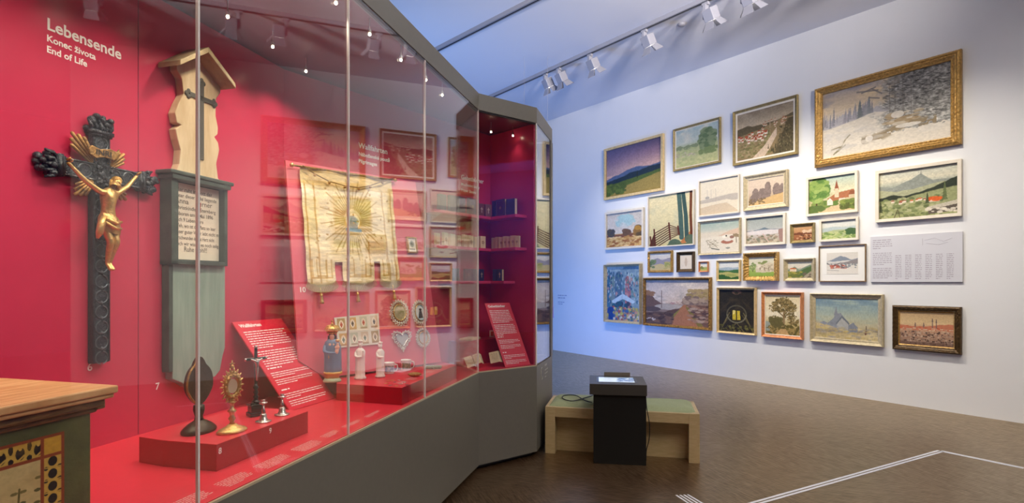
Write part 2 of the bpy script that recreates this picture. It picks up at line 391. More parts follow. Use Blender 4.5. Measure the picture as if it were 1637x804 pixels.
def fm(kind): 
    return {'gold':M_gold,'goldd':M_goldd,
     'pine':mat('pale_gilt_wood',RGB(216,188,134),.45,.1,var=.15,vs=20,bump=.1),
     'grey':mat('silver_gilt_wood',RGB(190,174,138),.42,.2,var=.2,vs=25,bump=.2),
     'white':mat('white_painted_wood',RGB(226,214,192),.5,var=.05,vs=15),
     'orange':mat('copper_gilt_wood',RGB(206,134,84),.42,.2,var=.25,vs=25,bump=.2),
     'dark':mat('dark_gilt_wood',RGB(84,62,32),.4,.4,var=.35,vs=30,bump=.4),
     'wood':mat('thin_brown_wood',RGB(128,98,58),.5,var=.2,vs=20),
     'olive':mat('olive_gilt_wood',RGB(150,130,80),.45,.2,var=.25,vs=25,bump=.3)}[kind]
P_CANVAS=paintmat('oil_paint',.55,.04); P_PAPER=paintmat('paper_paint',.8,.03)
M_mat=tint('picture_mat_board',(232,228,218),.8)
def picture(rect,fk,fw,cvf,label,depth=.045,prof='flat',liner=0,lk='white',orn=0,matw=0,group='framed pictures on the white wall',cat='painting',name='framed_painting',seed=1):
    TL,TR,BR,BL=rect; o=(nW*(DW-depth)); q=[hit(*p,o,nW) for p in rect]
    uu=[p.dot(uW) for p in q]
    x0=(uu[0]+uu[3])/2; x1=(uu[1]+uu[2])/2; zt=(q[0].z+q[1].z)/2; zb=(q[2].z+q[3].z)/2; w=x1-x0; h=zt-zb
    root=empty(name,(0,0,0),0,label,cat,group); org=uW*x0+nW*(DW-.004)+V(0,0,zb); basis(root,org,uW,(0,0,1))
    d=depth
    prs={'flat':[(0,0),(0,d),(fw,d*.95),(fw,d*.45)],
         'scoop':[(0,0),(0,d*.9),(fw*.15,d),(fw*.35,d*.9),(fw*.6,d*.6),(fw*.85,d*.5),(fw,d*.55),(fw,d*.3)],
         'deep':[(0,0),(0,d),(fw*.25,d),(fw*.35,d*.8),(fw*.9,d*.35),(fw,d*.35),(fw,d*.2)],
         'wide':[(0,0),(0,d*.6),(fw*.12,d*.85),(fw*.3,d),(fw*.45,d*.8),(fw*.55,d*.85),(fw*.8,d*.6),(fw*.88,d*.68),(fw,d*.6),(fw,d*.3)]}
    frame_mesh('frame',w,h,prs[prof],fm(fk),root,orn=orn,seed=seed)
    ins=fw
    if liner:
        l=frame_mesh('liner',w-2*fw+.004,h-2*fw+.004,[(0,.004),(0,d*.5),(liner,d*.4),(liner,d*.25)],fm(lk),root); l.location=(fw-.002,0,fw-.002)
        ins+=liner
    yb=-d*.28
    if matw:
        mo=MB().box((w/2,yb+.002,h/2),(w-2*ins+.004,.003,h-2*ins+.004)).build('mat_board',M_mat,root)
        ins+=matw; yb-=.002
    cw,chh=w-2*ins+.006,h-2*ins+.006
    pxw=(rect[1][0]-rect[0][0])*cw/w; pxh=(rect[3][1]-rect[0][1]+rect[2][1]-rect[1][1])/2*chh/h
    nx=max(20,int(pxw*1.5)); ny=max(20,int(pxh*1.5))
    cv=cvf(nx,ny); g_=cv.a.mean(-1,keepdims=True); cv.a=(cv.a*.9+g_*.1)*np.array((.99,.965,.92)); canvas_mesh('canvas' if not matw else 'sheet',cv,cw,chh,P_CANVAS if not matw else P_PAPER,root,ins-.003,ins-.003,yb)
    return root
def p_winter(w,h):
    c=Cv(w,h,(190,175,150),3); c.grad([(0,(170,162,160)),(.12,(196,180,160)),(.28,(214,196,168)),(.5,(200,194,188)),(1,(212,206,196))]); c.clouds((140,140,154),3,.5,3,.22); c.clouds((222,200,160),4,.55,3,.35)
    c.ridge([(0,.44),(.2,.38),(.4,.40),(1,.3)],(176,174,182),.06,30,.62)
    for i in range(50): x=c.r.uniform(.0,.46); c.fir(x,.52+c.r.uniform(-.03,.04)-x*.12,c.r.uniform(.10,.24),.013,[(146,146,158),(160,158,168),(134,136,146)][i%3])
    c.fir(.325,.5,.27,.035,(112,120,124)); c.fir(.40,.45,.25,.025,(134,140,146)); c.fir(.37,.46,.2,.02,(150,152,158))
    c.ridge([(0,.57),(.25,.51),(.45,.44),(.6,.5),(.8,.7),(1,.72)],(216,210,198),.012,6)
    n=c.fbm(20,4); n2=c.fbm(50,3); f=np.clip((c.u-.47-(.25-c.v)*.12+(n-.5)*.3)*7,0,1)*(c.v<.72+n*.12)
    tone=.42+.22*(n-.5)*2+.30*(n2-.5)*2+.22*c.v+.06; c.mix(f,np.stack([tone*1.0,tone*1.0,tone*.98],-1))
    for i in range(420):
        x=c.r.uniform(.5,1); y=c.r.uniform(.02,.72); g=c.r.choice([84,104,130,168,196,214],p=[.2,.2,.2,.18,.14,.08])*(.86+.22*y); L=c.r.uniform(.012,.04); c.line(x,y,x+L,y+L*c.r.uniform(-.2,1.1),.005,(g,g,g*.98),.6)
    for x in(.56,.6,.66,.72): c.line(x,.1,x+.005,.62,.004,(104,98,92),.5)
    for a,b in(((.3,.1),(.47,.14)),((.42,.1),(.5,.2)),((.4,.22),(.48,.26)),((.34,.13),(.45,.09))): c.line(*a,*b,.010,(116,114,116),.75)
    c.ridge([(0,.97),(.3,.86),(.45,.88),(.6,.97),(1,.94)],(216,210,198),.01,6)
    st=np.clip(1-abs(c.v-(.84-.20*np.clip(c.u-.36,0,1)**.6*1.1+.03*np.sin(c.u*16)))*13,0,1)*(c.u>.34)*(c.u<.9)*(c.fbm(14,3)>.42); c.mix(st*1.6,(146,130,102)); c.dabs(.55,.52,.78,.68,40,[(160,138,104),(182,164,134),(200,190,172)],.022,.8,2)
    c.ell(.37,.83,.04,.055,(132,122,104)); c.ell(.40,.81,.032,.05,(224,219,210)); c.ell(.62,.55,.05,.05,(218,214,206),.9,.5); c.ell(.86,.82,.1,.05,(216,211,202),.9,.6); c.ell(.7,.72,.1,.03,(220,216,208),.9,.5)
    for a in((.10,.95,.17,.85),(.17,.85,.2,.76),(.2,.76,.24,.7),(.08,.88,.16,.85),(.12,.93,.2,.84)): c.line(*a,.010,(132,124,94),.9)
    c.dabs(0,.6,.5,.9,60,[(226,220,208),(204,198,190),(198,196,196)],.03,.35,2.5)
    return c.brush(.06,60)
def p_valley(w,h):
    c=Cv(w,h,(0,0,0),4); c.grad([(0,(128,112,92)),(.12,(160,145,120)),(.3,(200,180,150)),(.5,(150,130,100)),(1,(120,105,75))]); c.clouds((180,165,140),3,.5,3,.3)
    c.ridge([(0,.33),(.2,.28),(.45,.34),(.7,.3),(1,.22)],(104,92,66),.03,6); c.ridge([(0,.5),(.4,.42),(.8,.3),(1,.28)],(150,128,88),.03,8)
    c.dabs(0,.5,.6,.95,220,[(150,140,90),(120,115,70),(170,150,110)],.025)
    c.town(0,.5,.55,.68,45,((220,200,175),(230,215,195)),((190,90,55),(170,80,50)),.045); c.town(.45,.3,.95,.45,30,((215,195,165),),((180,120,85),),.03)
    c.poly([(.28,1),(.5,.78),(.68,.5),(.72,.45),(.72,.6),(.6,.85),(.5,1)],(216,192,165))
    c.line(.6,.42,.6,.28,.008,(190,160,130))
    n=c.fbm(30,3); c.mix(np.clip((c.u-.62-(1-c.v)*.35+(n-.5)*.1)*14,0,1)*(c.v>.32),(88,78,52))
    c.dabs(.75,.45,1,1,150,[(98,90,60),(70,64,42),(130,118,85)],.02,.8,.5)
    for i in range(8): c.fir(c.r.uniform(.5,.7),c.r.uniform(.85,1),.1,.015,(80,74,48))
    return c.brush(.1,50)
def p_meadow(w,h):
    c=Cv(w,h,(0,0,0),5); c.grad([(0,(168,190,190)),(.35,(190,202,190)),(.5,(178,186,140)),(1,(184,186,128))]); c.clouds((214,214,196),3,.5,4,.4)
    c.dabs(.03,.45,.5,.52,26,[(130,146,110)],.035); c.dabs(0,.62,.5,.72,40,[(200,180,170),(170,160,140)],.02); c.dabs(0,.5,1,1,200,[(180,190,130),(160,172,118),(196,196,140)],.03,.5)
    c.tree(.75,.38,.17,.27,[(120,140,100),(100,124,86),(136,154,112)],n=170,base=.75); c.dabs(.6,.62,.98,.75,50,[(120,140,90)],.04)
    return c.brush(.05,40)
def p_dusk(w,h):
    c=Cv(w,h,(0,0,0),6); c.grad([(0,(96,84,118)),(.2,(160,124,142)),(.45,(214,170,160)),(.6,(196,160,155)),(1,(150,130,70))]); 
    c.mix((1-c.u)*.7*(c.v<.55)*(1-c.v),(88,92,140)); c.ridge([(0,.62),(.3,.53),(.55,.47),(.8,.5),(1,.47)],(76,96,138),.02,6); c.ridge([(0,.68),(.5,.56),(1,.5)],(36,54,72),.02,10)
    c.ridge([(0,.76),(.5,.68),(1,.6)],(76,98,52),.015,8); c.ridge([(0,.98),(.3,.84),(.6,.75),(1,.66)],(150,132,72),.02,8); c.dabs(0,.75,.35,.95,50,[(90,112,54),(70,92,50)],.035); c.line(.58,.7,.58,.58,.005,(40,50,30))
    return c.brush(.08,50)
def p_autumn(w,h):
    c=Cv(w,h,(0,0,0),7); c.grad([(0,(196,190,184)),(.6,(214,206,196)),(.63,(196,150,90)),(1,(214,176,110))]); c.ell(.5,.25,.3,.2,(160,200,206),.9,.7); c.clouds((212,205,200),3,.5,4,.55)
    c.ridge([(0,.64),(1,.62)],(130,84,70),.01,12,.72); c.dabs(0,.7,1,1,160,[(222,186,120),(190,140,80),(235,205,150),(160,100,60)],.03,.8,2)
    c.dabs(.02,.48,.18,.64,26,[(74,76,86),(90,84,78)],.05); c.dabs(.5,.52,.66,.66,20,[(110,84,70)],.05); c.dabs(.82,.46,.98,.68,34,[(190,140,60),(150,110,60),(96,80,60)],.06)
    return c.brush(.08,40)
def p_fence(w,h):
    c=Cv(w,h,(0,0,0),8); c.grad([(0,(226,214,170)),(.5,(218,206,158)),(1,(204,194,140))]); c.clouds((200,196,160),4,.5,3); 
    c.poly([(.72,.93),(1,.68),(1,.8),(.8,1),(.6,1)],(190,118,66)); c.ridge([(0,1),(.4,1),(.5,.92),(.65,.9),(.75,.98),(1,.95)],(96,112,84),.02,8)
    for x0,x1,wd,cl in((.68,.74,.04,(70,98,92)),(.77,.85,.035,(58,86,84)),(.94,.95,.022,(110,58,34))): 
        c.line(x0,0,x1-.02,.45,wd,cl); c.line(x1-.02,.45,x1,.86,wd*1.05,cl)
    P=[(0.0,.98,.8),(.13,.68,1.02),(.47,.57,.86),(.67,.66,.8)]
    for k in range(7):
        t=k/6; c.line(.02,.97+t*.2,.13,.74+t*.22,.008,(84,48,36)); c.line(.13,.74+t*.3,.47,.6+t*.27,.009,(84,48,36)); c.line(.47,.6+t*.27,.67,.68+t*.12,.007,(84,48,36))
    for x,a,b in((.13,.66,1),(.47,.56,.88),(.67,.64,.8),(.04,.8,1)): c.line(x-.01,a,x+.02,b,.014,(92,44,34))
    c.ell(.58,.95,.14,.07,(84,104,84),1,.5); c.ell(.92,.9,.12,.09,(90,108,86),1,.5)
    return c.brush(.07,30,60)
def p_pale(w,h):
    c=Cv(w,h,(0,0,0),9); c.grad([(0,(226,218,198)),(.5,(222,212,192)),(1,(220,202,172))]); c.ridge([(0,.56),(.4,.52),(.8,.47),(1,.48)],(184,176,166),.01,8,.66); c.ridge([(0,.66),(.35,.64),(.7,.6),(1,.72)],(222,212,190),.01,6); c.ridge([(0,.78),(.4,.72),(.7,.7),(1,.98)],(204,186,160),.01,6)
    c.ell(.2,.5,.06,.04,(150,150,150),.8); 
    for x in(.2,.3,.42): c.line(x,.52,x,.28,.005,(176,168,160),.7)
    return c.brush(.04,40)
def p_snow(w,h):
    c=Cv(w,h,(0,0,0),10); c.grad([(0,(150,174,166)),(.25,(184,192,180)),(.35,(214,204,184)),(1,(226,216,196))]); c.clouds((196,200,190),3,.5,3,.3); c.ridge([(.4,.5),(.75,.32),(1,.24)],(212,184,160),.01,8,.5); c.ridge([(0,.5),(1,.42)],(222,214,196),.02,8)
    c.ell(.7,.66,.16,.07,(170,110,90)); c.ell(.72,.6,.1,.05,(222,212,200)); c.ell(.62,.5,.05,.05,(236,228,214)); c.ell(.82,.52,.06,.05,(150,110,96)); c.ell(.68,.47,.02,.03,(80,70,60))
    for i in range(14): c.line(c.r.uniform(.1,.5),c.r.uniform(.55,.85),c.r.uniform(.1,.5),c.r.uniform(.55,.85),.006,(130,120,95),.6)
    c.line(.3,.85,.5,.9,.012,(80,84,78)); c.ell(.72,.86,.06,.03,(150,150,140)); c.line(.93,.7,.92,.45,.008,(110,90,66)); c.dabs(.86,.42,.98,.52,18,[(150,130,100)],.03)
    return c.brush(.04,40)
def p_rocks(w,h):
    c=Cv(w,h,(0,0,0),11); c.grad([(0,(214,196,176)),(.5,(206,186,168)),(1,(176,146,96))])
    for x,y,rx,ry in((.2,.6,.11,.27),(.14,.75,.12,.18),(.4,.62,.12,.28),(.56,.5,.1,.38),(.48,.72,.14,.2),(.8,.5,.11,.26),(.95,.55,.1,.26)): c.ell(x,y,rx,ry,(128,112,106),1,.6)
    c.mix((c.fbm(14,3)>.52)*(c.v<.75)*(c.v>.15)*(np.abs(c.a[...,0]-.5)<.06)*.5,(150,132,124)); c.ridge([(0,.92),(.3,.82),(.6,.72),(1,.62)],(206,172,118),.02,8); c.dabs(0,.75,.5,.95,30,[(120,100,70)],.03)
    return c.brush(.06,40)
def p_lake(w,h):
    c=Cv(w,h,(0,0,0),12); c.grad([(0,(150,160,158)),(.45,(176,182,180)),(.5,(206,196,196)),(1,(168,160,140))]); c.ridge([(.15,.5),(.35,.46),(.5,.4),(.6,.46),(.8,.49)],(108,126,140),.01,8,.52); c.ell(.5,.58,.6,.09,(214,208,210)); 
    c.dabs(0,.68,.85,1,90,[(130,130,112),(160,140,120),(190,180,160),(110,116,90)],.035); c.poly([(.85,.52),(1,.48),(1,1),(.88,.95)],(160,128,120)); c.line(.45,.65,.6,.95,.02,(196,170,160))
    return c.brush(.06,40)
def p_brown(w,h):
    c=Cv(w,h,(0,0,0),13); c.grad([(0,(206,160,110)),(.35,(190,140,96)),(.6,(170,110,72)),(1,(140,84,50))]); c.dabs(.55,.3,1,.5,12,[(220,190,160)],.07); c.ridge([(0,.5),(.3,.42),(.6,.5),(1,.5)],(120,70,46),.04,10,.62); c.dabs(0,.6,1,.95,40,[(200,150,110),(90,54,36)],.05)
    return c.brush(.08,30)
def p_greenwc(w,h):
    c=Cv(w,h,(0,0,0),14); c.grad([(0,(206,214,214)),(.3,(216,220,216)),(.5,(176,192,184)),(.7,(168,184,130)),(1,(140,166,96))]); c.ridge([(0,.42),(.3,.32),(.6,.4),(1,.35)],(180,196,200),.03,6,.6); c.ridge([(0,.6),(.4,.5),(1,.55)],(172,186,140),.03,8); c.dabs(0,.6,1,1,110,[(120,150,84),(160,184,110),(190,200,140)],.05); c.dabs(.72,.5,1,.75,40,[(84,116,72),(70,104,64)],.06)
    return c.brush(.05,40)
def p_chvil(w,h):
    c=Cv(w,h,(0,0,0),15); c.grad([(0,(170,196,188)),(.3,(206,208,180)),(.6,(200,196,150)),(1,(206,180,132))]); c.clouds((226,220,190),3,.5,4,.5); c.dabs(.1,.66,.6,.85,60,[(130,150,76),(100,130,60)],.05)
    c.poly([(.4,.62),(.6,.48),(.96,.42),(1,.6),(.5,.7)],(176,112,76)); c.house(.56,.6,.09,.2,(216,200,170),(170,96,64)); c.poly([(.565,.5),(.64,.5),(.64,.34),(.565,.34)],(214,196,166)); c.poly([(.56,.35),(.645,.35),(.603,.12)],(150,84,58)); c.poly([(.4,.8),(.4,.68),(.46,.6),(.53,.7),(.53,.8)],(230,222,206)); c.house(.65,.76,.14,.12,(222,212,190),(176,110,76)); c.house(.86,.7,.14,.14,(206,186,150),(150,90,60)); c.poly([(.2,1),(.5,.82),(.75,.82),(.95,1)],(212,186,146)); c.dabs(.7,.72,1,.92,50,[(140,156,72),(110,130,60),(90,100,50)],.05)
    c.tree(.17,.33,.24,.33,[(110,150,70),(140,170,84),(90,130,60),(160,186,100)],(84,64,44),170,.02,.95); c.dabs(0,.8,.3,.98,30,[(96,120,60)],.05)
    return c.brush(.08,40)
def p_orange(w,h):
    c=Cv(w,h,(0,0,0),16); c.grad([(0,(190,196,186)),(.2,(206,204,184)),(.35,(150,160,150)),(1,(140,150,100))]); c.ridge([(0,.3),(.2,.34),(.42,.22),(.55,.12),(.7,.28),(1,.3)],(140,148,142),.02,8); c.line(.55,.14,.55,.07,.006,(120,120,120)); c.ridge([(0,.38),(.25,.44),(.5,.4),(.75,.34),(1,.3)],(168,172,140),.02,8,.6)
    c.ridge([(0,.56),(.2,.5),(.32,.56),(.6,.48),(.8,.36),(1,.26)],(52,60,48),.02,12,.7); c.ridge([(0,.66),(.4,.58),(.7,.5),(1,.44)],(150,158,112),.02,8); c.dabs(0,.6,.8,1,220,[(150,160,104),(122,136,86),(170,174,130),(104,116,74)],.03)
    c.town(.12,.66,.6,.72,12,((224,214,196),),((160,90,70),(206,110,60)),.04); c.house(.62,.72,.16,.05,(220,200,180),(214,92,40)); c.dabs(.62,.63,.78,.69,14,[(222,96,40)],.03)
    c.fir(.63,.74,.22,.03,(70,82,56)); c.fir(.84,.7,.36,.04,(96,110,70)); c.fir(.02,.85,.25,.03,(70,80,60)); c.poly([(.62,.82),(1,.72),(1,.82),(.64,.9)],(196,190,174)); c.poly([(.64,.88),(1,.8),(1,.93),(.64,.97)],(96,88,80)); c.dabs(.64,.86,1,.94,12,[(220,214,200)],.03); c.line(.2,1,.25,.82,.008,(90,80,60)); c.line(.28,1,.26,.84,.006,(90,80,60))
    return c.brush(.1,45)
def p_plein(w,h):
    c=Cv(w,h,(0,0,0),17); c.grad([(0,(206,206,206)),(.3,(214,208,200)),(.5,(160,160,170)),(1,(206,184,150))]); c.ridge([(0,.45),(.35,.28),(.6,.4),(.85,.3),(1,.25)],(150,146,160),.03,6,.75); c.ridge([(0,.72),(.5,.62),(1,.72)],(196,180,130),.02,8); c.dabs(.02,.4,.25,.8,24,[(120,140,96),(96,120,84)],.06); c.dabs(.7,.55,1,.9,30,[(150,160,90),(184,170,110)],.06)
    return c.brush(.05,30)
def p_tinyd(w,h):
    c=Cv(w,h,(226,214,196),18); c.ell(.5,.5,.14,.3,(206,186,164),.8,.5); c.line(.5,.2,.5,.8,.02,(190,164,140),.6); return c.brush(.03,20)
def p_tiny(w,h):
    c=Cv(w,h,(0,0,0),19); c.grad([(0,(216,222,220)),(.5,(220,216,200)),(.6,(150,170,90)),(1,(190,180,100))]); c.dabs(0,.45,.4,.7,8,[(120,130,70)],.1); return c.brush(.05,20)
def p_greenhill(w,h):
    c=Cv(w,h,(0,0,0),20); c.grad([(0,(206,212,214)),(.3,(214,216,214)),(.4,(150,170,170)),(1,(110,140,60))]); c.ridge([(0,.36),(.4,.28),(.7,.34),(1,.3)],(160,176,190),.02,6,.6); c.ridge([(0,.45),(.5,.5),(1,.42)],(62,110,62),.03,8); c.ridge([(0,.62),(.4,.55),(.7,.62),(1,.66)],(176,172,100),.03,8); c.ridge([(0,.7),(.3,.72),(.6,.9),(1,.82)],(52,96,44),.04,10); c.ell(.6,.76,.3,.08,(150,160,84),1,.5); return c.brush(.06,30)
def p_ruins(w,h):
    c=Cv(w,h,(0,0,0),21); c.grad([(0,(206,206,186)),(.55,(214,206,180)),(.7,(150,176,84)),(1,(132,166,66))]); c.poly([(.28,.78),(.28,.5),(.4,.42),(.45,.3),(.55,.26),(.7,.34),(.85,.3),(.97,.36),(1,.76),(.6,.8)],(206,194,166)); c.dabs(.3,.4,1,.75,26,[(176,162,136),(222,212,190)],.05); c.dabs(.4,.24,.7,.34,10,[(130,144,84)],.05)
    for x in(.45,.62,.78): c.ell(x,.6,.03,.08,(150,136,112))
    c.tree(.16,.48,.13,.2,[(120,144,84),(150,166,100)],n=40,base=.75); return c.brush(.05,30)
def p_smallhill(w,h):
    c=Cv(w,h,(0,0,0),22); c.grad([(0,(206,208,196)),(.35,(214,206,190)),(.5,(150,160,130)),(1,(130,130,70))]); c.ridge([(0,.5),(.3,.28),(.5,.5),(.75,.3),(1,.15)],(120,140,120),.03,6); c.ridge([(.5,.6),(.8,.35),(1,.25)],(84,110,64),.03,8); c.house(.08,.6,.28,.14,(220,200,170),(196,100,50)); c.dabs(0,.62,.6,1,50,[(170,160,70),(110,120,54)],.06); c.poly([(.6,1),(.95,.6),(1,.6),(1,1)],(160,150,130)); c.dabs(.62,.7,1,1,14,[(110,100,84)],.05); return c.brush(.07,30)
def p_water(w,h):
    c=Cv(w,h,(214,212,208),23); c.ridge([(0,.4),(.2,.3),(.45,.16),(.6,.2),(.8,.35),(1,.28)],(132,144,162),.03,8,.42); c.ridge([(0,.42),(.4,.38),(1,.36)],(206,206,206),.03,8,.5); c.ridge([(.3,.5),(.7,.42),(1,.3)],(140,136,140),.03,8,.52); c.dabs(0,.48,1,.6,30,[(120,120,126),(190,190,190)],.03); c.dabs(.1,.56,.65,.72,46,[(176,84,72),(196,120,104),(120,104,110)],.035); c.dabs(.6,.5,1,.7,16,[(130,140,150)],.03); c.mix((c.v>.74)*.85,(220,218,214)); c.line(.02,.8,.4,.84,.01,(160,160,160)); return c.brush(.03,40)
def p_street(w,h):
    c=Cv(w,h,(120,150,170),24)
    c.clouds((170,190,196),4,.45,5,.4)
    for x0,x1,yt,cl in((0,.12,.04,(60,110,140)),(.1,.3,.14,(120,140,140)),(.26,.5,.08,(84,112,136)),(.48,.62,.2,(96,130,150)),(.56,.78,.14,(176,112,116)),(.74,1,.2,(130,156,162))):
        c.poly([(x0,.8),(x0,yt+.08),((x0+x1)/2,yt),(x1,yt+.08),(x1,.8)],cl)
    c.dabs(0,.12,1,.7,210,[(60,100,130),(150,176,180),(90,130,120),(180,200,200),(200,150,140),(40,80,120)],.03,.8,.7)
    c.poly([(.15,.64),(.5,.5),(.88,.64),(.8,.68),(.5,.6),(.2,.7)],(186,206,214)); c.dabs(.2,.68,.8,.76,16,[(40,90,110),(60,70,90)],.04)
    c.mix((c.v>.76)*1.,(150,140,120)); c.dabs(0,.76,1,1,160,[(206,150,120),(90,120,110),(220,206,180),(176,90,84),(60,100,150),(196,180,90)],.03); c.dabs(.05,.78,.2,.98,12,[(30,70,140)],.05); return c.brush(.08,40)
def p_harbor(w,h):
    c=Cv(w,h,(0,0,0),25); c.grad([(0,(186,176,176)),(.25,(206,192,180)),(.5,(214,190,166)),(.55,(150,130,120)),(1,(110,84,70))]); c.clouds((166,158,150),4,.5,4,.5); c.clouds((220,206,190),6,.52,4,.45)
    c.poly([(0,.22),(.08,.3),(.16,.44),(.26,.52),(.3,.6),(.1,.66),(0,.66)],(112,86,76)); c.dabs(0,.26,.14,.36,12,[(150,110,80)],.03); c.ell(.4,.6,.26,.07,(176,164,150)); c.ell(.1,.66,.16,.06,(92,76,74)); c.poly([(.58,.5),(.68,.32),(.8,.22),(1,.2),(1,.56),(.62,.54)],(146,122,106)); c.dabs(.7,.22,1,.4,40,[(150,130,80),(170,146,100)],.035); c.dabs(.62,.36,.95,.52,30,[(120,100,92),(170,146,124)],.03)
    c.ridge([(0,.78),(.3,.72),(.6,.6),(.64,.55)],(98,72,60),.02,12); c.poly([(.32,1),(.62,.54),(.655,.54),(.93,1)],(172,112,74)); c.poly([(.28,.96),(.6,.6),(.62,.55),(.42,.92),(.36,1)],(138,124,56)); c.poly([(.66,.54),(.92,.98),(.84,1),(.66,.62)],(128,112,50)); c.poly([(.66,.54),(1,.54),(1,1),(.93,1)],(116,84,70))
    c.dabs(.7,.56,1,.9,60,[(84,60,56),(160,120,96),(176,150,130)],.025,.8,2); c.dabs(0,.74,.42,1,110,[(76,56,52),(130,96,76),(96,74,66)],.03,.8,2); c.line(.27,.62,.27,.24,.006,(110,90,86)); c.dabs(.3,.48,.58,.53,12,[(180,140,130),(220,206,190)],.015); c.dabs(.02,.86,.16,.92,14,[(206,190,176)],.012); return c.brush(.08,60)
def p_dark(w,h):
    c=Cv(w,h,(42,36,22),26); c.clouds((62,52,32),5,.5,3); c.ell(.5,.06,.14,.06,(120,84,70),.6,.8); c.ell(.5,.08,.06,.03,(50,44,26)); 
    for k in(-1,1):
        c.line(.5+.2*k,.55,.5+.46*k,.98,.012,(112,100,56)); c.line(.5+.46*k,.5,.5+.2*k,.3,.02,(60,50,30)); c.line(.5,.78,.5+.2*k,.98,.012,(96,86,48)); c.line(.5+.16*k,.6,.5+.42*k,.9,.008,(90,80,44))
    for a in range(40):
        t0=2*PI*a/40; t1=2*PI*(a+1)/40
        c.line(.5+.27*math.cos(t0),.58+.2*math.sin(t0),.5+.27*math.cos(t1),.58+.2*math.sin(t1),.014,(116,110,84) if t0<PI else (86,80,58))
    c.poly([(.39,.5),(.6,.5),(.61,.72),(.39,.72)],(206,180,40)); c.line(.5,.48,.5,.74,.012,(60,50,24)); c.poly([(.4,.49),(.46,.49),(.46,.56),(.4,.6)],(230,214,120)); c.dabs(0,.84,1,1,60,[(84,80,30),(110,104,44),(60,56,30)],.025); return c.brush(.15,40)
def p_oak(w,h):
    c=Cv(w,h,(0,0,0),27); c.grad([(0,(222,204,160)),(.5,(232,222,192)),(.75,(190,170,110)),(1,(150,120,66))]); c.line(.53,.9,.55,.4,.028,(150,124,84)); c.line(.55,.55,.3,.35,.012,(120,96,60)); c.line(.55,.5,.75,.3,.012,(120,96,60))
    for x,y,rx,ry,n in((.5,.25,.3,.17,130),(.25,.32,.17,.1,50),(.75,.3,.17,.12,60),(.6,.12,.15,.08,30),(.72,.5,.18,.1,50),(.3,.62,.14,.1,40),(.8,.62,.16,.12,60)): c.tree(x,y,rx,ry,[(134,114,66),(112,96,54),(158,136,84),(92,82,44)],(120,100,60),n,.004,y)
    c.dabs(0,.74,1,1,120,[(120,104,50),(96,88,42),(160,136,76)],.035); c.dabs(.15,.6,.45,.8,50,[(104,96,52)],.05); c.poly([(.3,1),(.45,.85),(.6,.85),(.7,1)],(196,160,104)); c.dabs(0,.7,.1,.9,10,[(150,160,150)],.05); return c.brush(.08,40)
def p_church(w,h):
    c=Cv(w,h,(0,0,0),28); c.grad([(0,(106,136,160)),(.25,(140,164,168)),(.5,(176,182,160)),(.7,(186,176,144)),(1,(196,180,130))]); c.clouds((160,178,170),4,.5,3,.6,16)
    c.ridge([(0,.58),(.1,.62),(.25,.68),(.4,.78),(.6,.84),(.8,.88),(1,.9)],(196,178,132),.02,8); c.ridge([(.7,.78),(.8,.74),(1,.7)],(150,140,122),.03,10,.86)
    c.poly([(.18,.66),(.3,.5),(.34,.38),(.42,.36),(.46,.44),(.55,.58),(.56,.76),(.4,.76)],(134,142,154)); c.poly([(.305,.42),(.33,.32),(.345,.18),(.36,.32),(.375,.42)],(132,138,150)); c.poly([(.355,.76),(.36,.62),(.44,.46),(.54,.62),(.54,.82),(.37,.8)],(170,172,172)); c.poly([(.34,.62),(.44,.42),(.57,.62),(.545,.64),(.44,.48),(.36,.64)],(112,120,132)); c.poly([(.54,.84),(.55,.66),(.62,.58),(.7,.72),(.68,.82)],(128,136,150)); c.poly([(.07,.62),(.14,.58),(.2,.62),(.16,.68)],(134,142,156))
    c.line(.82,.84,.82,.66,.008,(96,80,70)); c.line(.81,.86,.81,.78,.012,(110,60,50)); c.dabs(0,.7,1,1,120,[(210,196,150),(176,160,116),(160,156,150),(196,176,110)],.025,.7,2); c.mix((np.abs(c.v-.66-.3*(c.u-.2)*.9)<.02)*(c.u<.5)*.4,(150,156,168)); return c.brush(.07,60,20)
def p_town(w,h):
    c=Cv(w,h,(0,0,0),29); c.grad([(0,(186,156,116)),(.35,(214,186,140)),(.5,(196,150,120)),(1,(140,112,96))]); c.ridge([(0,.4),(.2,.44),(.5,.42),(.75,.36),(1,.34)],(196,120,90),.02,10,.55); c.town(0,.5,1,.58,34,((206,180,150),(196,164,136)),((196,90,60),(206,110,80)),.045)
    for x,yy in((.62,.16),(.69,.18),(.3,.3),(.46,.3)): c.line(x,.46,x,yy+.04,.012,(120,100,100)); c.poly([(x-.015,yy+.12),(x+.015,yy+.12),(x,yy)],(110,90,90))
    c.dabs(0,.58,1,1,330,[(76,56,50),(150,124,110),(176,150,130),(110,84,76),(196,170,150)],.025,.8,.8); c.mix((c.v>.9)*.6,(96,72,64)); return c.brush(.08,50)
R=lambda *a:[(a[i],a[i+1]) for i in(0,2,4,6)]
PR='framed pictures on the white wall'
picture(R(1300,142.9,1535,76.5,1535.9,229.7,1301.3,267.5),'gold',.11,p_winter,'huge gilt framed winter river landscape, largest picture on the white wall',.08,'wide',orn=.004)
picture(R(1171.1,179.6,1274,150.3,1274.8,246.9,1171.1,264.4),'olive',.045,p_valley,'large brown landscape of a road to a red roofed town, left of the winter picture',.05,'scoop',liner=.03)
picture(R(1075.3,207.8,1151.2,185.9,1150.6,260.6,1075.9,273.5),'olive',.04,p_meadow,'pale green meadow with one big round tree, top row of the white wall',.045,'scoop',liner=.015)
picture(R(965,240,1058.6,211.9,1060,305.4,965.5,318.8),'pine',.05,p_dusk,'pink dusk sky over dark blue hills, top left of the picture wall',.06,'flat')
picture(R(966.5,340,1027.6,331.3,1029,395.8,967,399),'white',.045,p_autumn,'white framed autumn plain with three clumps of trees under a pale sky',.05,'flat')
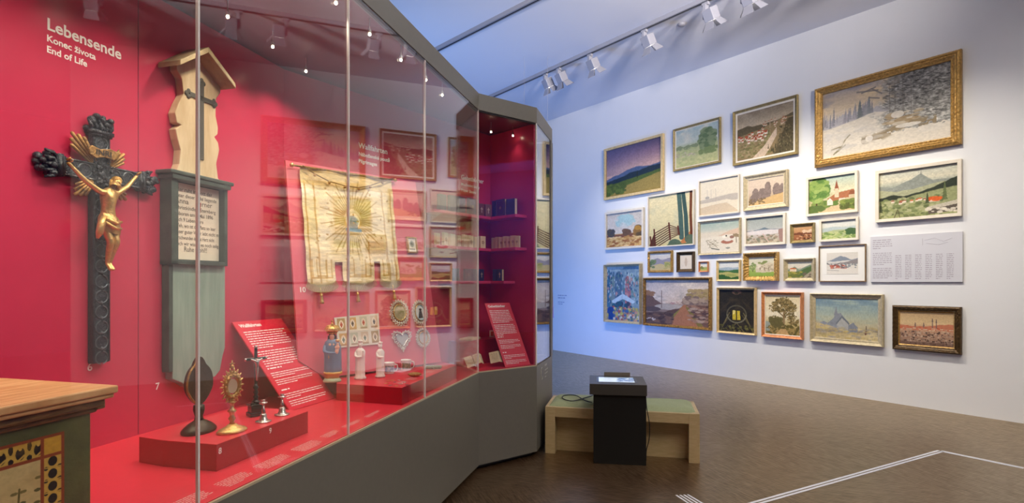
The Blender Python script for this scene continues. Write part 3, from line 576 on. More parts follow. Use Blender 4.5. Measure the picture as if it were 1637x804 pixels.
picture(R(1034.2,314.8,1108.6,301.8,1109.2,391.4,1035.6,395.8),'white',.02,p_fence,'yellow picture of a rail fence beside two blue-green tree trunks',.05,'flat')
picture(R(1115.8,289.3,1180.9,278.4,1181.9,339.7,1116.8,346.2),'white',.02,p_pale,'very pale faded snow field picture with thin cream frame',.04,'flat')
picture(R(1114.4,354.6,1182.5,347.6,1183.3,405.7,1116.2,407.7),'grey',.035,p_snow,'snowy hamlet with a pink-brown hut in a grey gilt frame, under the faded snow field',.05,'scoop')
picture(R(1186.9,282.9,1258.3,269.5,1258.3,330.9,1188.6,337.1),'grey',.07,p_rocks,'grey rock towers in a wide beige gilt frame',.06,'scoop',liner=.012)
picture(R(1188.6,345.8,1255,340.1,1255,390.6,1189.9,393.1),'white',.035,p_lake,'grey-blue winter lake with far hills in a white frame, under the rock towers',.045,'flat')
picture(R(1262.5,358.3,1301,355.8,1301.3,387.6,1263.2,388.4),'olive',.045,p_brown,'small red-brown landscape in a heavy gold-olive frame, right of the winter lake',.05,'deep')
picture(R(1309.3,351.5,1371.4,345.8,1372,383.1,1310,386.1),'white',.03,p_greenwc,'light green hilly watercolour in a white frame, under the village with the steeple',.04,'flat')
picture(R(1288.1,284.1,1370.2,271.9,1371,339.1,1288.9,345.3),'white',.035,p_chvil,'village with red pointed steeple behind a bright green tree, cream frame',.045,'flat')
picture(R(1399.3,271.7,1536.7,255.6,1536.7,345.7,1399.3,355),'white',.04,p_orange,'wide mountain valley with bright orange roof, below the huge winter picture',.05,'flat')
picture(R(1034.2,402,1074.2,400.6,1074,435.5,1035.2,436),'gold',.045,p_plein,'small lilac mountain view in a lumpy carved gold frame, above the harbour picture',.045,'wide',orn=.006)
picture(R(1081,403,1108.2,402,1109,435,1081.8,435),'dark',.06,p_tinyd,'tiny almost blank picture in a dark bronze frame, beside the lilac mountain view',.05,'deep')
picture(R(1116.5,418.6,1131.5,417.5,1131.3,434.8,1116.5,434.8),'orange',.022,p_tiny,'tiniest picture on the wall, a little square in a reddish frame',.04,'scoop')
picture(R(1144.6,416.4,1182.7,415.4,1183,449.6,1145,449.6),'pine',.035,p_greenhill,'small deep green hill landscape in pale gold frame, above the night picture',.045,'scoop')
picture(R(1187.4,404.5,1241.6,402.8,1242.2,448.9,1188.3,448.9),'gold',.075,p_ruins,'pale ruin on a bright green lawn in an ornate carved gold frame',.08,'deep',orn=.006)
picture(R(1251.6,414,1300.9,412.4,1301.3,449.8,1252.8,449.3),'grey',.055,p_smallhill,'little house under hills in deep double gilt frame, right of the ruin',.06,'deep')
picture(R(1308.3,392.9,1383.7,390.4,1384.2,450.4,1309.2,450),'wood',.012,p_water,'town under blue hills watercolour with a broad white mat in a thin brown frame',.03,'flat',matw=.1,name='framed_watercolour')
picture(R(964.2,423.2,1021.9,421.3,1022.5,519,965.2,514.2),'grey',.05,p_street,'upright blue town street with a parasol and market crowd, bottom left of the wall',.09,'deep')
picture(R(1026.8,444,1135,443.3,1135,529.6,1027.4,519.4),'goldd',.05,p_harbor,'river harbour with a brown road down the middle in an ornate gold frame',.07,'wide',orn=.008)
picture(R(1144.6,459.8,1207.3,459.8,1206.9,536.6,1145.6,531.3),'pine',.035,p_dark,'nearly black night picture with a lit yellow window',.06,'scoop')
picture(R(1216.5,466.6,1282.5,467.2,1282.5,543.8,1217.2,537.8),'orange',.045,p_oak,'spreading brown oak tree in a copper coloured frame',.06,'scoop',liner=.012)
picture(R(1294.2,468.4,1412.1,471,1410.6,556.1,1294.2,544.5),'grey',.055,p_church,'blue-grey chapel on a hill under a hazy sky, silver frame',.06,'scoop',liner=.02,lk='grey')
picture(R(1425.5,488.2,1535.5,490.3,1536.3,567.7,1425.5,558),'dark',.07,p_town,'red roofed crowded market town in a dark and gold frame, lowest at the right',.06,'wide',liner=.014,lk='gold',orn=.003)
# text panel on the wall
q=[hit(*p,nW*(DW-.02),nW) for p in((1391.7,378.7),(1538.9,369.8),(1538.9,451.4),(1393,450.1))]
x0=q[0].dot(uW); x1=q[1].dot(uW); zt=(q[0].z+q[1].z)/2; zb=(q[2].z+q[3].z)/2; w_=x1-x0; h_=zt-zb
pn=empty('caption_panel',(0,0,0),0,'pale grey printed caption panel with columns of small text, on the white wall','sign'); basis(pn,uW*x0+nW*(DW-.004)+V(0,0,zb),uW,(0,0,1))
MB().box((w_/2,-.009,h_/2),(w_,.018,h_)).build('board',tint('pale_grey_board',(206,204,206),.6),pn)
f=lambda a,b:(a,-.0185,b); k_=w_/1.5; M_gp=tint('grey_print',(160,150,156),.7)
for z_,n_,l_ in((.06,5,.028),(.24,7,.026),(.45,6,.026)): mb=MB(); bars(mb,.03,h_-z_,.36*k_,n_,l_,f,n_); mb.build('paragraph',M_gp,pn)
for k in range(6): mb=MB(); bars(mb,(.44+k*.165)*k_,h_-.28,.12*k_,14,.024,f,10+k,.9); mb.build('text_column',M_gp,pn)
for pts in(((.68,.86),(.8,.9),(.9,.82),(1.0,.88)),((.7,.8),(.85,.76),(.95,.8)),((.66,.9),(.66,.76))):
    MB().tube([(a*w_*.9,-.0186,b*h_) for a,b in pts],.0015,4).build('map_line',M_gp,pn)
# small faint things on the blue end of the wall
mb=MB(); o=hit(892,474,nW*(DW-.002),nW); f=lambda a,b:tuple(o+uW*a+V(0,0,b)-nW*.001)
bars(mb,0,.02,.35,2,.06,f,4); bars(mb,0,-.14,.25,2,.045,f,5)
wr=bpy.data.objects['wall_right']; wt=mb.build('wall_lettering',tint('faint_grey_lettering',(150,155,175),.7)); 
wt.parent=wr
# ------------------------------------------------------------------ display case
case=empty('display_case',(0,0,0),0,'long glass-fronted museum display case with crimson interior and taupe plinth','display case')
def off(pts,d):   # offset polyline to its right/left (toward the interior = left of travel)
    out=[]
    n=len(pts)
    for i in range(n):
        ds=[]
        if i>0: ds.append(V(pts[i][0]-pts[i-1][0],pts[i][1]-pts[i-1][1],0).normalized())
        if i<n-1: ds.append(V(pts[i+1][0]-pts[i][0],pts[i+1][1]-pts[i][1],0).normalized())
        ns=[V(-t.y,t.x,0) for t in ds]
        m=sum(ns,V(0,0,0)).normalized(); k=d/m.dot(ns[0]); out.append((pts[i][0]+m.x*k,pts[i][1]+m.y*k))
    return out
FR=[A0,A1,B1,C1]
BK=[(-.05,6.12),(-.32,5.95),(P1[0]-.1,P1[1]+.12),(P0[0]-.08,P0[1])]
MB().prism(off(FR,-.004)+BK,.045,ZP-.012).build('plinth',M_case,case)
MB().prism(off(FR,.06)+[(-.05,6.0),(-.32,5.85),(P1[0]-.05,P1[1]+.1),(P0[0]-.02,P0[1])],0,.045).build('toe_kick',M_toe,case)
# trim lip and red floor
def strip(mb,pts,din,dout,z0,z1):
    a=off(pts,dout); b=off(pts,din)
    for i in range(len(pts)-1): mb.prism([a[i],a[i+1],b[i+1],b[i]],z0,z1)
    return mb
strip(MB(),FR[:3],.006,-.005,ZP-.012,ZP-.002).build('edge_trim',M_trim,case)
MB().prism(off([A0,A1,B1],.008)+[(P3[0],P3[1]),P1,P0],ZP-.011,ZP).build('case_floor',M_redfloor,case)
# rear panels
def wallseg(name,a,b,z0,z1,m,th=.03,side=1):
    d=V(b[0]-a[0],b[1]-a[1],0).normalized(); n=V(-d.y,d.x,0)*th*side
    return MB().prism([a,b,(b[0]+n.x,b[1]+n.y),(a[0]+n.x,a[1]+n.y)],z0,z1).build(name,m,case)
wallseg('rear_panel',P0,P1,ZP,ZT,M_red); wallseg('rear_panel',P1,P3,ZP,ZT,M_red)
wallseg('rear_panel',P3,(.205,5.275),ZP,ZT,M_red)
wallseg('end_panel',(A0[0],A0[1]),P0,ZP,ZT,M_red,side=-1)
# panel joints in the rear wall
mb=MB()
for px in(221,):
    c=hit(px,400,V(*P0,0),nA); mb.box((c.x,c.y,(ZP+ZT)/2),(.003,.003,ZT-ZP-.01))
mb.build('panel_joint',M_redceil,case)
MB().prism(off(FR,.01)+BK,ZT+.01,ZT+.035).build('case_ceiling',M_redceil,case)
hb=MB(); strip(hb,FR,.05,-.004,ZT,ZH); hb.prism(off(FR,.05)+BK,ZH-.03,ZH)
hb.build('header',M_case,case)
strip(MB(),FR[:3],.03,.006,ZT-.012,ZT).build('glass_channel',tint('black_rebate',(30,26,26),.6),case)
MB().prism([BK[0],BK[1],(BK[1][0]+.03,BK[1][1]-.02),(BK[0][0]+.02,BK[0][1]-.02)],ZP,ZT).build('outer_rear_panel',M_case,case)
MB().prism([C1,(C1[0]-.012,C1[1]+.03),(BK[0][0],BK[0][1]),(BK[0][0]+.01,BK[0][1]-.03)],ZP,ZT).build('outer_rear_panel',M_case,case)
# end post
cd=V(C1[0]-B1[0],C1[1]-B1[1],0).normalized(); cn=V(-cd.y,cd.x,0)
def cpt(s,d): return (C1[0]+cd.x*s+cn.x*d,C1[1]+cd.y*s+cn.y*d)
MB().prism([cpt(-.07,-.004),cpt(.03,-.004),cpt(.03,.06),cpt(-.07,.06)],ZP-.012,ZT).build('end_post',M_case,case)
MB().prism([cpt(-.13,-.001),cpt(-.07,-.001),cpt(-.07,.05),cpt(-.13,.05)],ZP-.012,ZT).build('post_rebate',tint('dark_brown_rebate',(40,24,18),.5),case)
# glass
def pane(a,b):
    d=V(b[0]-a[0],b[1]-a[1],0).normalized(); n=V(-d.y,d.x,0)*.010; g=.0012
    a2=(a[0]+d.x*g,a[1]+d.y*g); b2=(b[0]-d.x*g,b[1]-d.y*g)
    mb=MB(); mb.add([(*a2,ZP),(*b2,ZP),(*b2,ZT),(*a2,ZT)],[(0,1,2,3)]); mb.add([(a2[0]+n.x,a2[1]+n.y,ZP),(b2[0]+n.x,b2[1]+n.y,ZP),(b2[0]+n.x,b2[1]+n.y,ZT),(a2[0]+n.x,a2[1]+n.y,ZT)],[(0,3,2,1)])
    return mb.build('glass_pane',GLASS,case)
ys=[-.6,.99]+[Ax_ for Ax_ in ()]
for px in(318,558,680): ys.append((DG)/((px-CX)/F*math.cos(GA)-math.sin(GA)))
ys.append(4.85)
for a,b in zip(ys[:-1],ys[1:]): pane((Ax(a),a),(Ax(b),b))
pane(A1,B1); pane(B1,cpt(-.13,0))
mb=None
for y in ys[1:]:
    n=-nA; c=V(Ax(y),y,0)-nA*.005
    wj=.0085 if y<3.5 else .009
    MB().box((c.x,c.y,(ZP+ZT)/2),(wj,.011,ZT-ZP),rz=math.atan2(uA.y,uA.x)).build('glass_joint',M_edge,case)
MB().box((B1[0]-.003,B1[1]+.004,(ZP+ZT)/2),(.012,.012,ZT-ZP),rz=.9).build('glass_joint',M_edge,case)
# lettering on the rear panels
def walltext(lines,pl_o,pl_u,px,py,sizes,gaps,width0):
    """first line starts (baseline-left) at pixel"""
    n=V(pl_u.y,-pl_u.x,0); o=hit(px,py,pl_o,n); z=0
    for (s,sz,bold),g in zip(lines,gaps):
        mb=MB(); z-=g; put_map(mb,s,sz,lambda a,b,z=z:tuple(o+pl_u*a+V(0,0,z+b)+n*.0015),bold)
        mb.build('panel_lettering',M_white,case)
u2=V(P3[0]-P1[0],P3[1]-P1[1],0).normalized()
walltext([('Lebensende',.072,.0016),('Konec života',.041,.0010),('End of Life',.041,.0010)],V(*P0,0),uA,74,46,0,(0,.052,.048),0)
walltext([('Wallfahrten',.061,.0014),('Náboženské poutě',.041,.001),('Pilgrimages',.041,.001)],V(*P1,0),u2,573,236,0,(0,.062,.056),0)
walltext([('Gebetbücher',.062,.0014),('Modlitební knihy',.040,.0008),('Prayer Books',.040,.0008)],V(*P1,0),u2,737,286,0,(0,.062,.056),0)
walltext([('6',.05,.001)],V(*P0,0),uA,139,593,0,(0,),0); walltext([('7',.05,.001)],V(*P0,0),uA,248,623,0,(0,),0)
# shelves with books in the corner niche
u3=V(.205-P3[0],5.275-P3[1],0).normalized(); n2=V(u2.y,-u2.x,0); n3=V(u3.y,-u3.x,0)  # toward the room
if n3.y>0: n3=-n3
P3v=V(*P3,0)
def shelf(z,l2,l3,dep=.155,th=.026):
    a=P3v-u2*l2; b=P3v+u3*l3
    c=P3v+ (n2*dep+u3*0); # inner front corner
    k=dep/ (n2+n3).normalized().dot(n2); fc=P3v+(n2+n3).normalized()*k
    pts=[(P3v.x,P3v.y)]+([(b.x,b.y),(b.x+n3.x*dep,b.y+n3.y*dep)] )+[(fc.x,fc.y)]+[(a.x+n2.x*dep,a.y+n2.y*dep),(a.x,a.y)]
    MB().prism(pts,z-th,z).build('shelf',mat('pink_red_shelf',RGB(206,60,98),.4),case); return fc
SH=[(2.30,.95,.52),(1.985,.95,.52),(1.665,.75,.36)]
for z,a,b in SH: fc=shelf(z,a,b)
# captions printed along the front edge of the red floor and on boards
mb=MB()
def fl(s,d,z=ZP+.0012): # s along A in Y terms, d inward
    p=V(Ax(0),0,0)+uA*s-nA*d; return (p.x,p.y,z)
rnd=random.Random(5); ZR_=.978
s=1.95
while s<3.45:
    L=rnd.uniform(.14,.2)
    nl=rnd.choice([3,4,6])
    mb=MB(); bars(mb,0,0,L,nl,.014,lambda a,b,s=s:fl(s+a,.115+b),int(s*100),.95,.2); mb.build('caption_print',M_white,case)
    s+=L+.05
CAPS=[]; s=3.75
while s<5.0:
    mb=MB(); bars(mb,0,0,.1,5,.013,lambda a,b,s=s:fl(s+a,.145+b,ZR_+.004),int(s*100),.9,.22); s+=.15; CAPS.append(mb)
# ------------------------------------------------------------------ risers
ZR=.978
def px_floor(px,py,z): p=hitz(px,py,z); return (p.x,p.y)
r1=[(-1.484,2.347),(-1.222,2.284),(-1.063,2.876),(-1.45,2.985),(-1.62,2.40)]
ri=empty('display_riser',(-1.2,2.6,ZP),0,'low red riser board carrying the gold monstrance and the small candlesticks','display riser')
loc=V(-1.2,2.6,ZP)
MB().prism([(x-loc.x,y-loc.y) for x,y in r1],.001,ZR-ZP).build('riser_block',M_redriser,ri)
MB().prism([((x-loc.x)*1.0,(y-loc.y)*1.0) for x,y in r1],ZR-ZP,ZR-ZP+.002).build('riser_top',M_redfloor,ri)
mb=MB(); t=V(-1.063+1.222,2.876-2.284,0).normalized(); nn=V(t.y,-t.x,0)
for s_,(px,py) in(('8',(349,726)),('9',(430,693))):
    mb=MB(); o=hit(px,py,V(-1.222,2.284,0),nn); put_map(mb,s_,.035,lambda a,b:tuple(o-loc+t*a+V(0,0,b)+nn*.001),.001)
    mb.build('number_print',M_white,ri)
gl=off([A0,A1,B1],.055)
def Apt(Y,d): p=V(Ax(Y),Y,0)-nA*d; return (p.x,p.y)
r2=[(-1.165,3.665),(-.70,3.515),Apt(4.48,.06),(-.76,4.86),(-1.36,3.99),(-1.2,3.80)]
r2o=empty('display_riser',(-1,4,ZP),0,'red riser board under the painted madonna and white statuettes','display riser')
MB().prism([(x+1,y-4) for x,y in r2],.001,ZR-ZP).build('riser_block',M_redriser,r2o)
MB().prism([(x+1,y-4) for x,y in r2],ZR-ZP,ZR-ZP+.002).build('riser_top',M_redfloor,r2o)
for c2 in CAPS: c2.v=[(x+1,y-4,z-ZP) for x,y,z in c2.v]; c2.build('caption_print',M_white,r2o)
r3=[(P3v-u2*.62+n2*.01),(P3v-u2*.02+n2*.02),(P3v-u2*.02+n2*.2),(P3v-u2*.62+n2*.2)]
r3o=empty('display_riser',(-.4,5.3,ZP),0,'dark red riser box in the rear corner below the book shelves','display riser')
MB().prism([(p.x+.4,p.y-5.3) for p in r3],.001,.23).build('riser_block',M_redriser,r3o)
# ------------------------------------------------------------------ leaning red text boards
def textboard(q,label,title,seed,th=.008):
    q=[V(*p) for p in q] # TL TR BR BL
    o=q[3]; ux=(q[2]-q[3]); uz=(q[0]-q[3]); W=ux.length; Hh=uz.length; ux=ux.normalized(); uz=(uz-ux*uz.dot(ux)).normalized(); sk=(q[0]-q[3]).dot(ux)/(q[0]-q[3]).dot(uz)
    Hh=(q[0]-q[3]).dot(uz)
    r=empty('text_board',(0,0,0),0,label,'sign','leaning red text boards'); basis(r,o,ux,uz)
    MB().plate([(0,0),(W,0),(W+sk*Hh,Hh),(sk*Hh,Hh)],0,th).build('board',M_redtext,r)
    mb=MB(); f=lambda a,b:(a+sk*b,-.0008,b)
    put_map(mb,title,.036,lambda a,b:f(W*.08+a,Hh*.93+b),.001); mb.build('heading',M_white,r)
    lh=Hh*.0265; x=W*.08; ww=W*.86
    for k,(z_,fr,n_,l_) in enumerate(((.87,1,8,1),(.64,1,7,1),(.45,.45,1,1.4),(.40,1,3,.85),(.32,1,3,.85),(.21,.4,1,1.4),(.165,1,3,.85),(.085,1,3,.85))):
        mb=MB(); bars(mb,x,Hh*z_,ww*fr,n_,lh*l_,f,seed+k); mb.build('paragraph',M_white,r)
    return r
bl=hitz(464,657,ZP+.003); br=hitz(535,636,ZP+.003)
o1=V(*P0,0)+nA*.012; tl=hit(371,515,o1,nA); tr=hit(439,508,o1,nA)
textboard([tl,tr,br,bl],'red text board headed Wallfahrten leaning on the rear panel right of the grave marker','Wallfahrten',20)
textboard([(-.262,5.30,1.45),(.012,5.40,1.455),(.175,5.235,ZP+.003),(-.062,5.085,ZP+.003)],'magenta-red text board leaning below the shelves of prayer books','Gebetbücher',40)
# ------------------------------------------------------------------ leaning banner board
bo=V(-1.395,3.65,ZP+.115); bu=V(math.sin(math.radians(42)),math.cos(math.radians(42)),0); bup=V(-.193,.174,2.47-(ZP+.115)).normalized(); bn=bup.cross(bu).normalized() # away from the viewer
def BL(px,py,d=0):
    p=hit(px,py,bo-bn*d,bn)-bo; return (p.dot(bu),p.dot(bup))
brd=empty('banner_board',(0,0,0),0,'pink-red board leaning in the case behind the embroidered banner','display board'); basis(brd,bo,bu,bup)
tl,tr_,br_,bl_=BL(457,265),BL(664,291),BL(706,583),BL(479,600)
MB().plate([(.18,.014),(br_[0],.014),(tr_[0],tr_[1]),(tl[0],tr_[1]),(0,.15)],0,.02).build('board',mat('pink_red_board',RGB(214,82,102),.5),brd)
mb=MB(); a=BL(478,467); put_map(mb,'10',.05,lambda x,z:(a[0]+x,-.001,a[1]+z),.001); mb.build('number_print',M_white,brd)
# banner
ban=empty('procession_banner',(0,0,0),0,'large cream embroidered procession banner with gold rays, hung on the leaning board','banner'); basis(ban,bo-bn*.012,bu,bup)
c4=[BL(476,268),BL(622,289),BL(638,452),BL(489,460)]
def bmap(u,v,d=0):
    t=V(*c4[3]).to_3d()*0 if False else None
    x=(c4[3][0]*(1-u)+c4[2][0]*u)*(1-v)+(c4[0][0]*(1-u)+c4[1][0]*u)*v
    z=(c4[3][1]*(1-u)+c4[2][1]*u)*(1-v)+(c4[0][1]*(1-u)+c4[1][1]*u)*v
    y=-.012-.008*math.sin(u*17+v*3)-.005*math.sin(u*31)*(1-v)-.004*math.sin(v*26+u*5)-d
    return (x,y,z)
def p_banner(w,h):
    c=Cv(w,h,(222,204,158),31); n=c.fbm(5,4,40); c.mix(np.clip((n-.5)*3,0,1)*.6,(206,186,134)); c.clouds((236,226,196),4,.5,3)
    g=(176,132,54)
    for x in(.035,.13,.87,.965): c.line(x,.12,x,.97,.006,g,.8)
    c.mix((c.v<.14)*.7,(204,176,116)); c.mix((c.v<.03)*.8,(170,140,80))
    c.poly([(.3,.22),(.72,.2),(.72,.56),(.3,.57)],(206,176,116),.5)
    for k in range(48):
        a=2*PI*k/48; r=.2+.12*((k*7)%3)/2; c.line(.51+.1*math.cos(a)/1.0,.42+.1*math.sin(a),.51+r*math.cos(a)*1.05,.42+r*1.15*math.sin(a),.004,(158,126,54),.8)
    c.ell(.51,.44,.1,.085,(196,158,80)); c.ell(.51,.43,.085,.075,(236,224,180)); c.ell(.51,.44,.07,.06,(150,160,150)); c.poly([(.45,.5),(.5,.4),(.55,.4),(.57,.5)],(110,118,116)); c.poly([(.42,.5),(.6,.5),(.6,.53),(.42,.53)],(120,150,160))
    c.poly([(.66,.62),(.86,.62),(.86,.78),(.66,.78)],(206,174,116),.45); c.line(.66,.62,.66,.78,.004,g); c.line(.86,.62,.86,.78,.004,g)
    for x0,x1 in((.05,.25),(.42,.66),(.8,.97)):
        for e in(.0,.05): c.line(x0+e,.78,x0+e,.93,.004,g,.8); c.line(x1-e,.78,x1-e,.93,.004,g,.8); c.line(x0+e,.93-e*.3,x1-e,.93-e*.3,.005,g,.8)
    for i in range(40): x=c.r.uniform(.1,.95); y=c.r.uniform(.15,.95); c.ell(x,y,.012,.01,(170,134,60),.8)
    c.mix(np.clip((c.v-.97)*40,0,1)*.8,(120,100,50)); return c.brush(.12,20,70)
cv=p_banner(120,130)
kp=np.ones((130,120),bool)
for a_,b_ in((.28,.36),(.70,.77)): kp&=~((cv.u>a_)&(cv.u<b_)&(cv.v>.80))
for a_,b_ in((0,.28),(.36,.70),(.77,1)):
    m_=(a_+b_)/2; r_=(b_-a_)/2; kp&=~((cv.u>=a_)&(cv.u<=b_)&(cv.v>.95+.05*np.sqrt(np.clip(1-((cv.u-m_)/r_)**2,0,1))))
canvas_mesh('cloth',cv,0,0,paintmat('embroidered_silk',.6,.6),ban,mapf=lambda u,v:bmap(u,v),keep=kp)
M_fringe=tint('gold_fringe_thread',(176,160,110),.7,bump=.6,bs=200)
for a_,b_ in((0,.28),(.36,.70),(.77,1)):
    mb=MB(); N=34
    for k in range(N):
        u=a_+(b_-a_)*(k+.5)/N; t_=(u-(a_+b_)/2)/((b_-a_)/2); v0=.05-.05*math.sqrt(1-t_*t_*.98)
        p=bmap(u,v0+.01); L=.055*(.7+.3*math.sqrt(1-t_*t_*.9)); mb.tube([(p[0],p[1],p[2]),(p[0]+t_*.02,p[1]-.002,p[2]-L)],.0022,4)
    tag(mb.build('fringe',M_fringe,ban),kind='stuff')
for px,py in((509,470),(567,468),(625,465)):
    a=BL(px,py); mb=MB(); mb.tube([(a[0],-.02,a[1]+.04),(a[0],-.02,a[1])],.004,6); mb.lathe([(.004,0),(.013,-.01),(.009,-.022),(.014,-.06),(.016,-.075)],(a[0],-.025,a[1]),10); mb.build('tassel',M_goldb,ban,True)
a=BL(463,266); b=BL(628,290); mb=MB(); mb.tube([(a[0],-.02,a[1]),(b[0],-.02,b[1])],.008,8); mb.build('hanging_rod',M_goldd,ban)
for q_ in(a,b): MB().ball((q_[0],-.02,q_[1]),.016).build('rod_finial',M_goldb,ban,True)
pts=[BL(px,py) for px,py in((478,268),(497,281),(520,293),(545,300),(567,303),(585,300),(605,293),(622,288))]
MB().tube([(p[0],-.04,p[1]) for p in pts],.0045,6).build('cord',tint('dark_gold_cord',(116,88,40),.6),ban)
for p in pts[1:-1]: MB().ball((p[0],-.043,p[1]-.012),.011).build('cord_knot',M_goldd,ban)
# album sheet with prayer cards on the lower board
al=empty('card_album_sheet',(0,0,0),0,'white sheet of eight small devotional cards behind the madonna','album sheet'); basis(al,bo-bn*.004,bu,bup)
qa=[BL(533,508),BL(604,501),BL(607,550),BL(541,556)]
MB().plate([qa[3],qa[2],qa[1],qa[0]],-.006,0).build('sheet',tint('white_card',(226,222,204),.6),al)
rnd=random.Random(9)
for i in range(4):
    for j in range(2):
        u=(i+.5)/4; v=(j+.5)/2
        x=(qa[3][0]*(1-u)+qa[2][0]*u)*(1-v)+(qa[0][0]*(1-u)+qa[1][0]*u)*v; z=(qa[3][1]*(1-u)+qa[2][1]*u)*(1-v)+(qa[0][1]*(1-u)+qa[1][1]*u)*v
        base=[(206,170,110),(196,200,176),(214,196,166),(176,150,100)][(i+j*3)%4]
        c=Cv(12,15,base,50+i*2+j); c.ell(.5,.5,.32,.36,(236,226,206)); c.ell(.5,.52,.14,.24,[(96,116,96),(176,70,60),(120,90,60),(60,60,70)][(i*2+j)%4]); c.ell(.5,.3,.08,.08,(216,180,150)); c.line(.1,.93,.9,.93,.03,(150,110,70))
        canvas_mesh('devotional_card',c,.062,.088,P_PAPER,al,x-.031,z-.044,-.0075)
# oval and heart shaped wreath medallions
def medallion(px,py,rx,ry,kind,label,colr):
    a=BL(px,py); k=4.25/F; RX=rx*k*1.12; RY=ry*k*1.02
    r=empty('wreath_medallion',(0,0,0),0,label,'medallion','silver wire medallions on the leaning board'); basis(r,bo+bu*a[0]+bup*a[1]-bn*.004,bu,bup)
    def shp(t):
        if kind=='heart': return (RX*.95*math.sin(t)**3*1.0,RY*(.8*math.cos(t)-.32*math.cos(2*t)-.1*math.cos(3*t)))
        return (RX*math.sin(t),RY*math.cos(t))
    pts=[shp(2*PI*i/28) for i in range(28)]
    MB().plate([(x*.74,z*.74) for x,z in pts],-.014,0).build('picture_plate',colr,r)
    mb=MB(); n=22
    for i in range(n):
        t=2*PI*i/n; tl_=t-.13; tr2=t+.13; x,z=shp(t); xa,za=shp(tl_); xb,zb3=shp(tr2)
        mb.tube([(xa*.8,-.010,za*.8),(xa*1.08,-.016,za*1.08),(x*1.24,-.012,z*1.24),(xb*1.08,-.008,zb3*1.08),(xb*.8,-.008,zb3*.8)],.0038,5)
        mb.ball((x*1.0,-.014,z*1.0),.006,(1,1,1),6,4); mb.ball((x*1.24,-.012,z*1.24),.0042,(1,1,1),6,4)
    mb.build('wire_wreath',mat('white_silver_wire',RGB(226,226,214),.35,.3),r,True)
    rim=MB(); rim.tube([(x*.76,-.016,z*.76) for x,z in pts+pts[:1]],.004,6); rim.build('rim',M_goldb if kind!='heart' else M_silver,r,True)
    return r
m=medallion(637,500,14,17,'oval','oval silver wreath medallion with green and gold centre, upper left of the four',mat('green_gold_enamel',RGB(150,150,90),.3,.3,c2=RGB(210,190,150),vs=40))
m=medallion(669.5,500,12,17,'oval','oval silver wreath medallion with pale blue rim and dark standing figure',tint('pale_enamel',(222,226,222),.4))
mb=MB(); mb.plate([(-.022,-.045),(.024,-.045),(.012,.012),(-.008,.012)],-.017,-.014); mb.ball((.002,-.016,.024),.011); mb.build('painted_figure',tint('dark_habit_paint',(70,70,74),.6),m)
mb=MB(); mb.tube([(.045*math.sin(2*PI*i/24)*1.0,-.015,.062*math.cos(2*PI*i/24)) for i in range(25)],.005,6); mb.build('blue_rim',tint('pale_blue_enamel',(150,200,214),.3),m)
medallion(641,542,15,16,'heart','heart shaped silver wreath medallion below the oval green and gold one',tint('grey_pearl_plate',(196,196,190),.35,metal=.4))
medallion(674.5,540,11,13,'oval','small round silver wreath medallion at the lower right of the four',tint('silver_pearl_plate',(206,206,200),.35,metal=.3))
# small framed lace picture on the board
a=BL(657,394); lp=empty('lace_picture',(0,0,0),0,'tiny gilt framed paper lace picture right of the banner','picture'); basis(lp,bo+bu*a[0]+bup*a[1]-bn*.004,bu,bup)
lf=frame_mesh('frame',.1,.135,[(0,0),(0,.02),(.01,.022),(.014,.01)],M_gold,lp); lf.location=(-.05,0,-.06)
c=Cv(14,20,(226,222,206),77); c.ell(.5,.4,.28,.25,(150,160,150)); c.ell(.5,.38,.12,.14,(100,110,106)); c.line(.2,.8,.8,.8,.04,(120,120,120)); canvas_mesh('paper_lace',c,.08,.115,P_PAPER,lp,-.04,-.05,-.012)
# ------------------------------------------------------------------ crucifix no. 6 on the rear panel
def skin(name,vs,es,rs,material,parent,sub=2,loc=None,root=0):
    me=bpy.data.meshes.new(name); me.from_pydata(vs,es,[]); me.update(); o=bpy.data.objects.new(name,me); COL.objects.link(o); me.materials.append(material)
    if parent is not None: o.parent=parent
    if loc: o.location=loc
    md=o.modifiers.new('skin','SKIN'); md.use_smooth_shade=True
    for i,r in enumerate(rs):
        sv=me.skin_vertices[0].data[i]; sv.radius=r if isinstance(r,tuple) else (r,r); sv.use_root=(i==root)
    s_=o.modifiers.new('sub','SUBSURF'); s_.levels=sub; s_.render_levels=sub
    return o
oc=V(*P0,0)+nA*.06
cc=hit(168,281,oc,nA)
cru=empty('wall_crucifix',(0,0,0),0,'large black carved crucifix with gilded Christ figure hanging on the crimson rear panel','crucifix'); basis(cru,V(cc.x,cc.y,2.165)-nA*.058,uA,(0,0,1))
# beam: cross of openwork
def beam(mb,x0,z0,x1,z1,wd,dp):
    mb.box(((x0+x1)/2,-dp/2,(z0+z1)/2),(abs(x1-x0)+ (wd if x0==x1 else 0),dp,abs(z1-z0)+(wd if z0==z1 else 0)))
mb=MB(); beam(mb,0,-.895,0,.175,.078,.035); beam(mb,-.175,0,.205,0,.078,.035)
mb.build('cross',M_black,cru,bevel=.004)
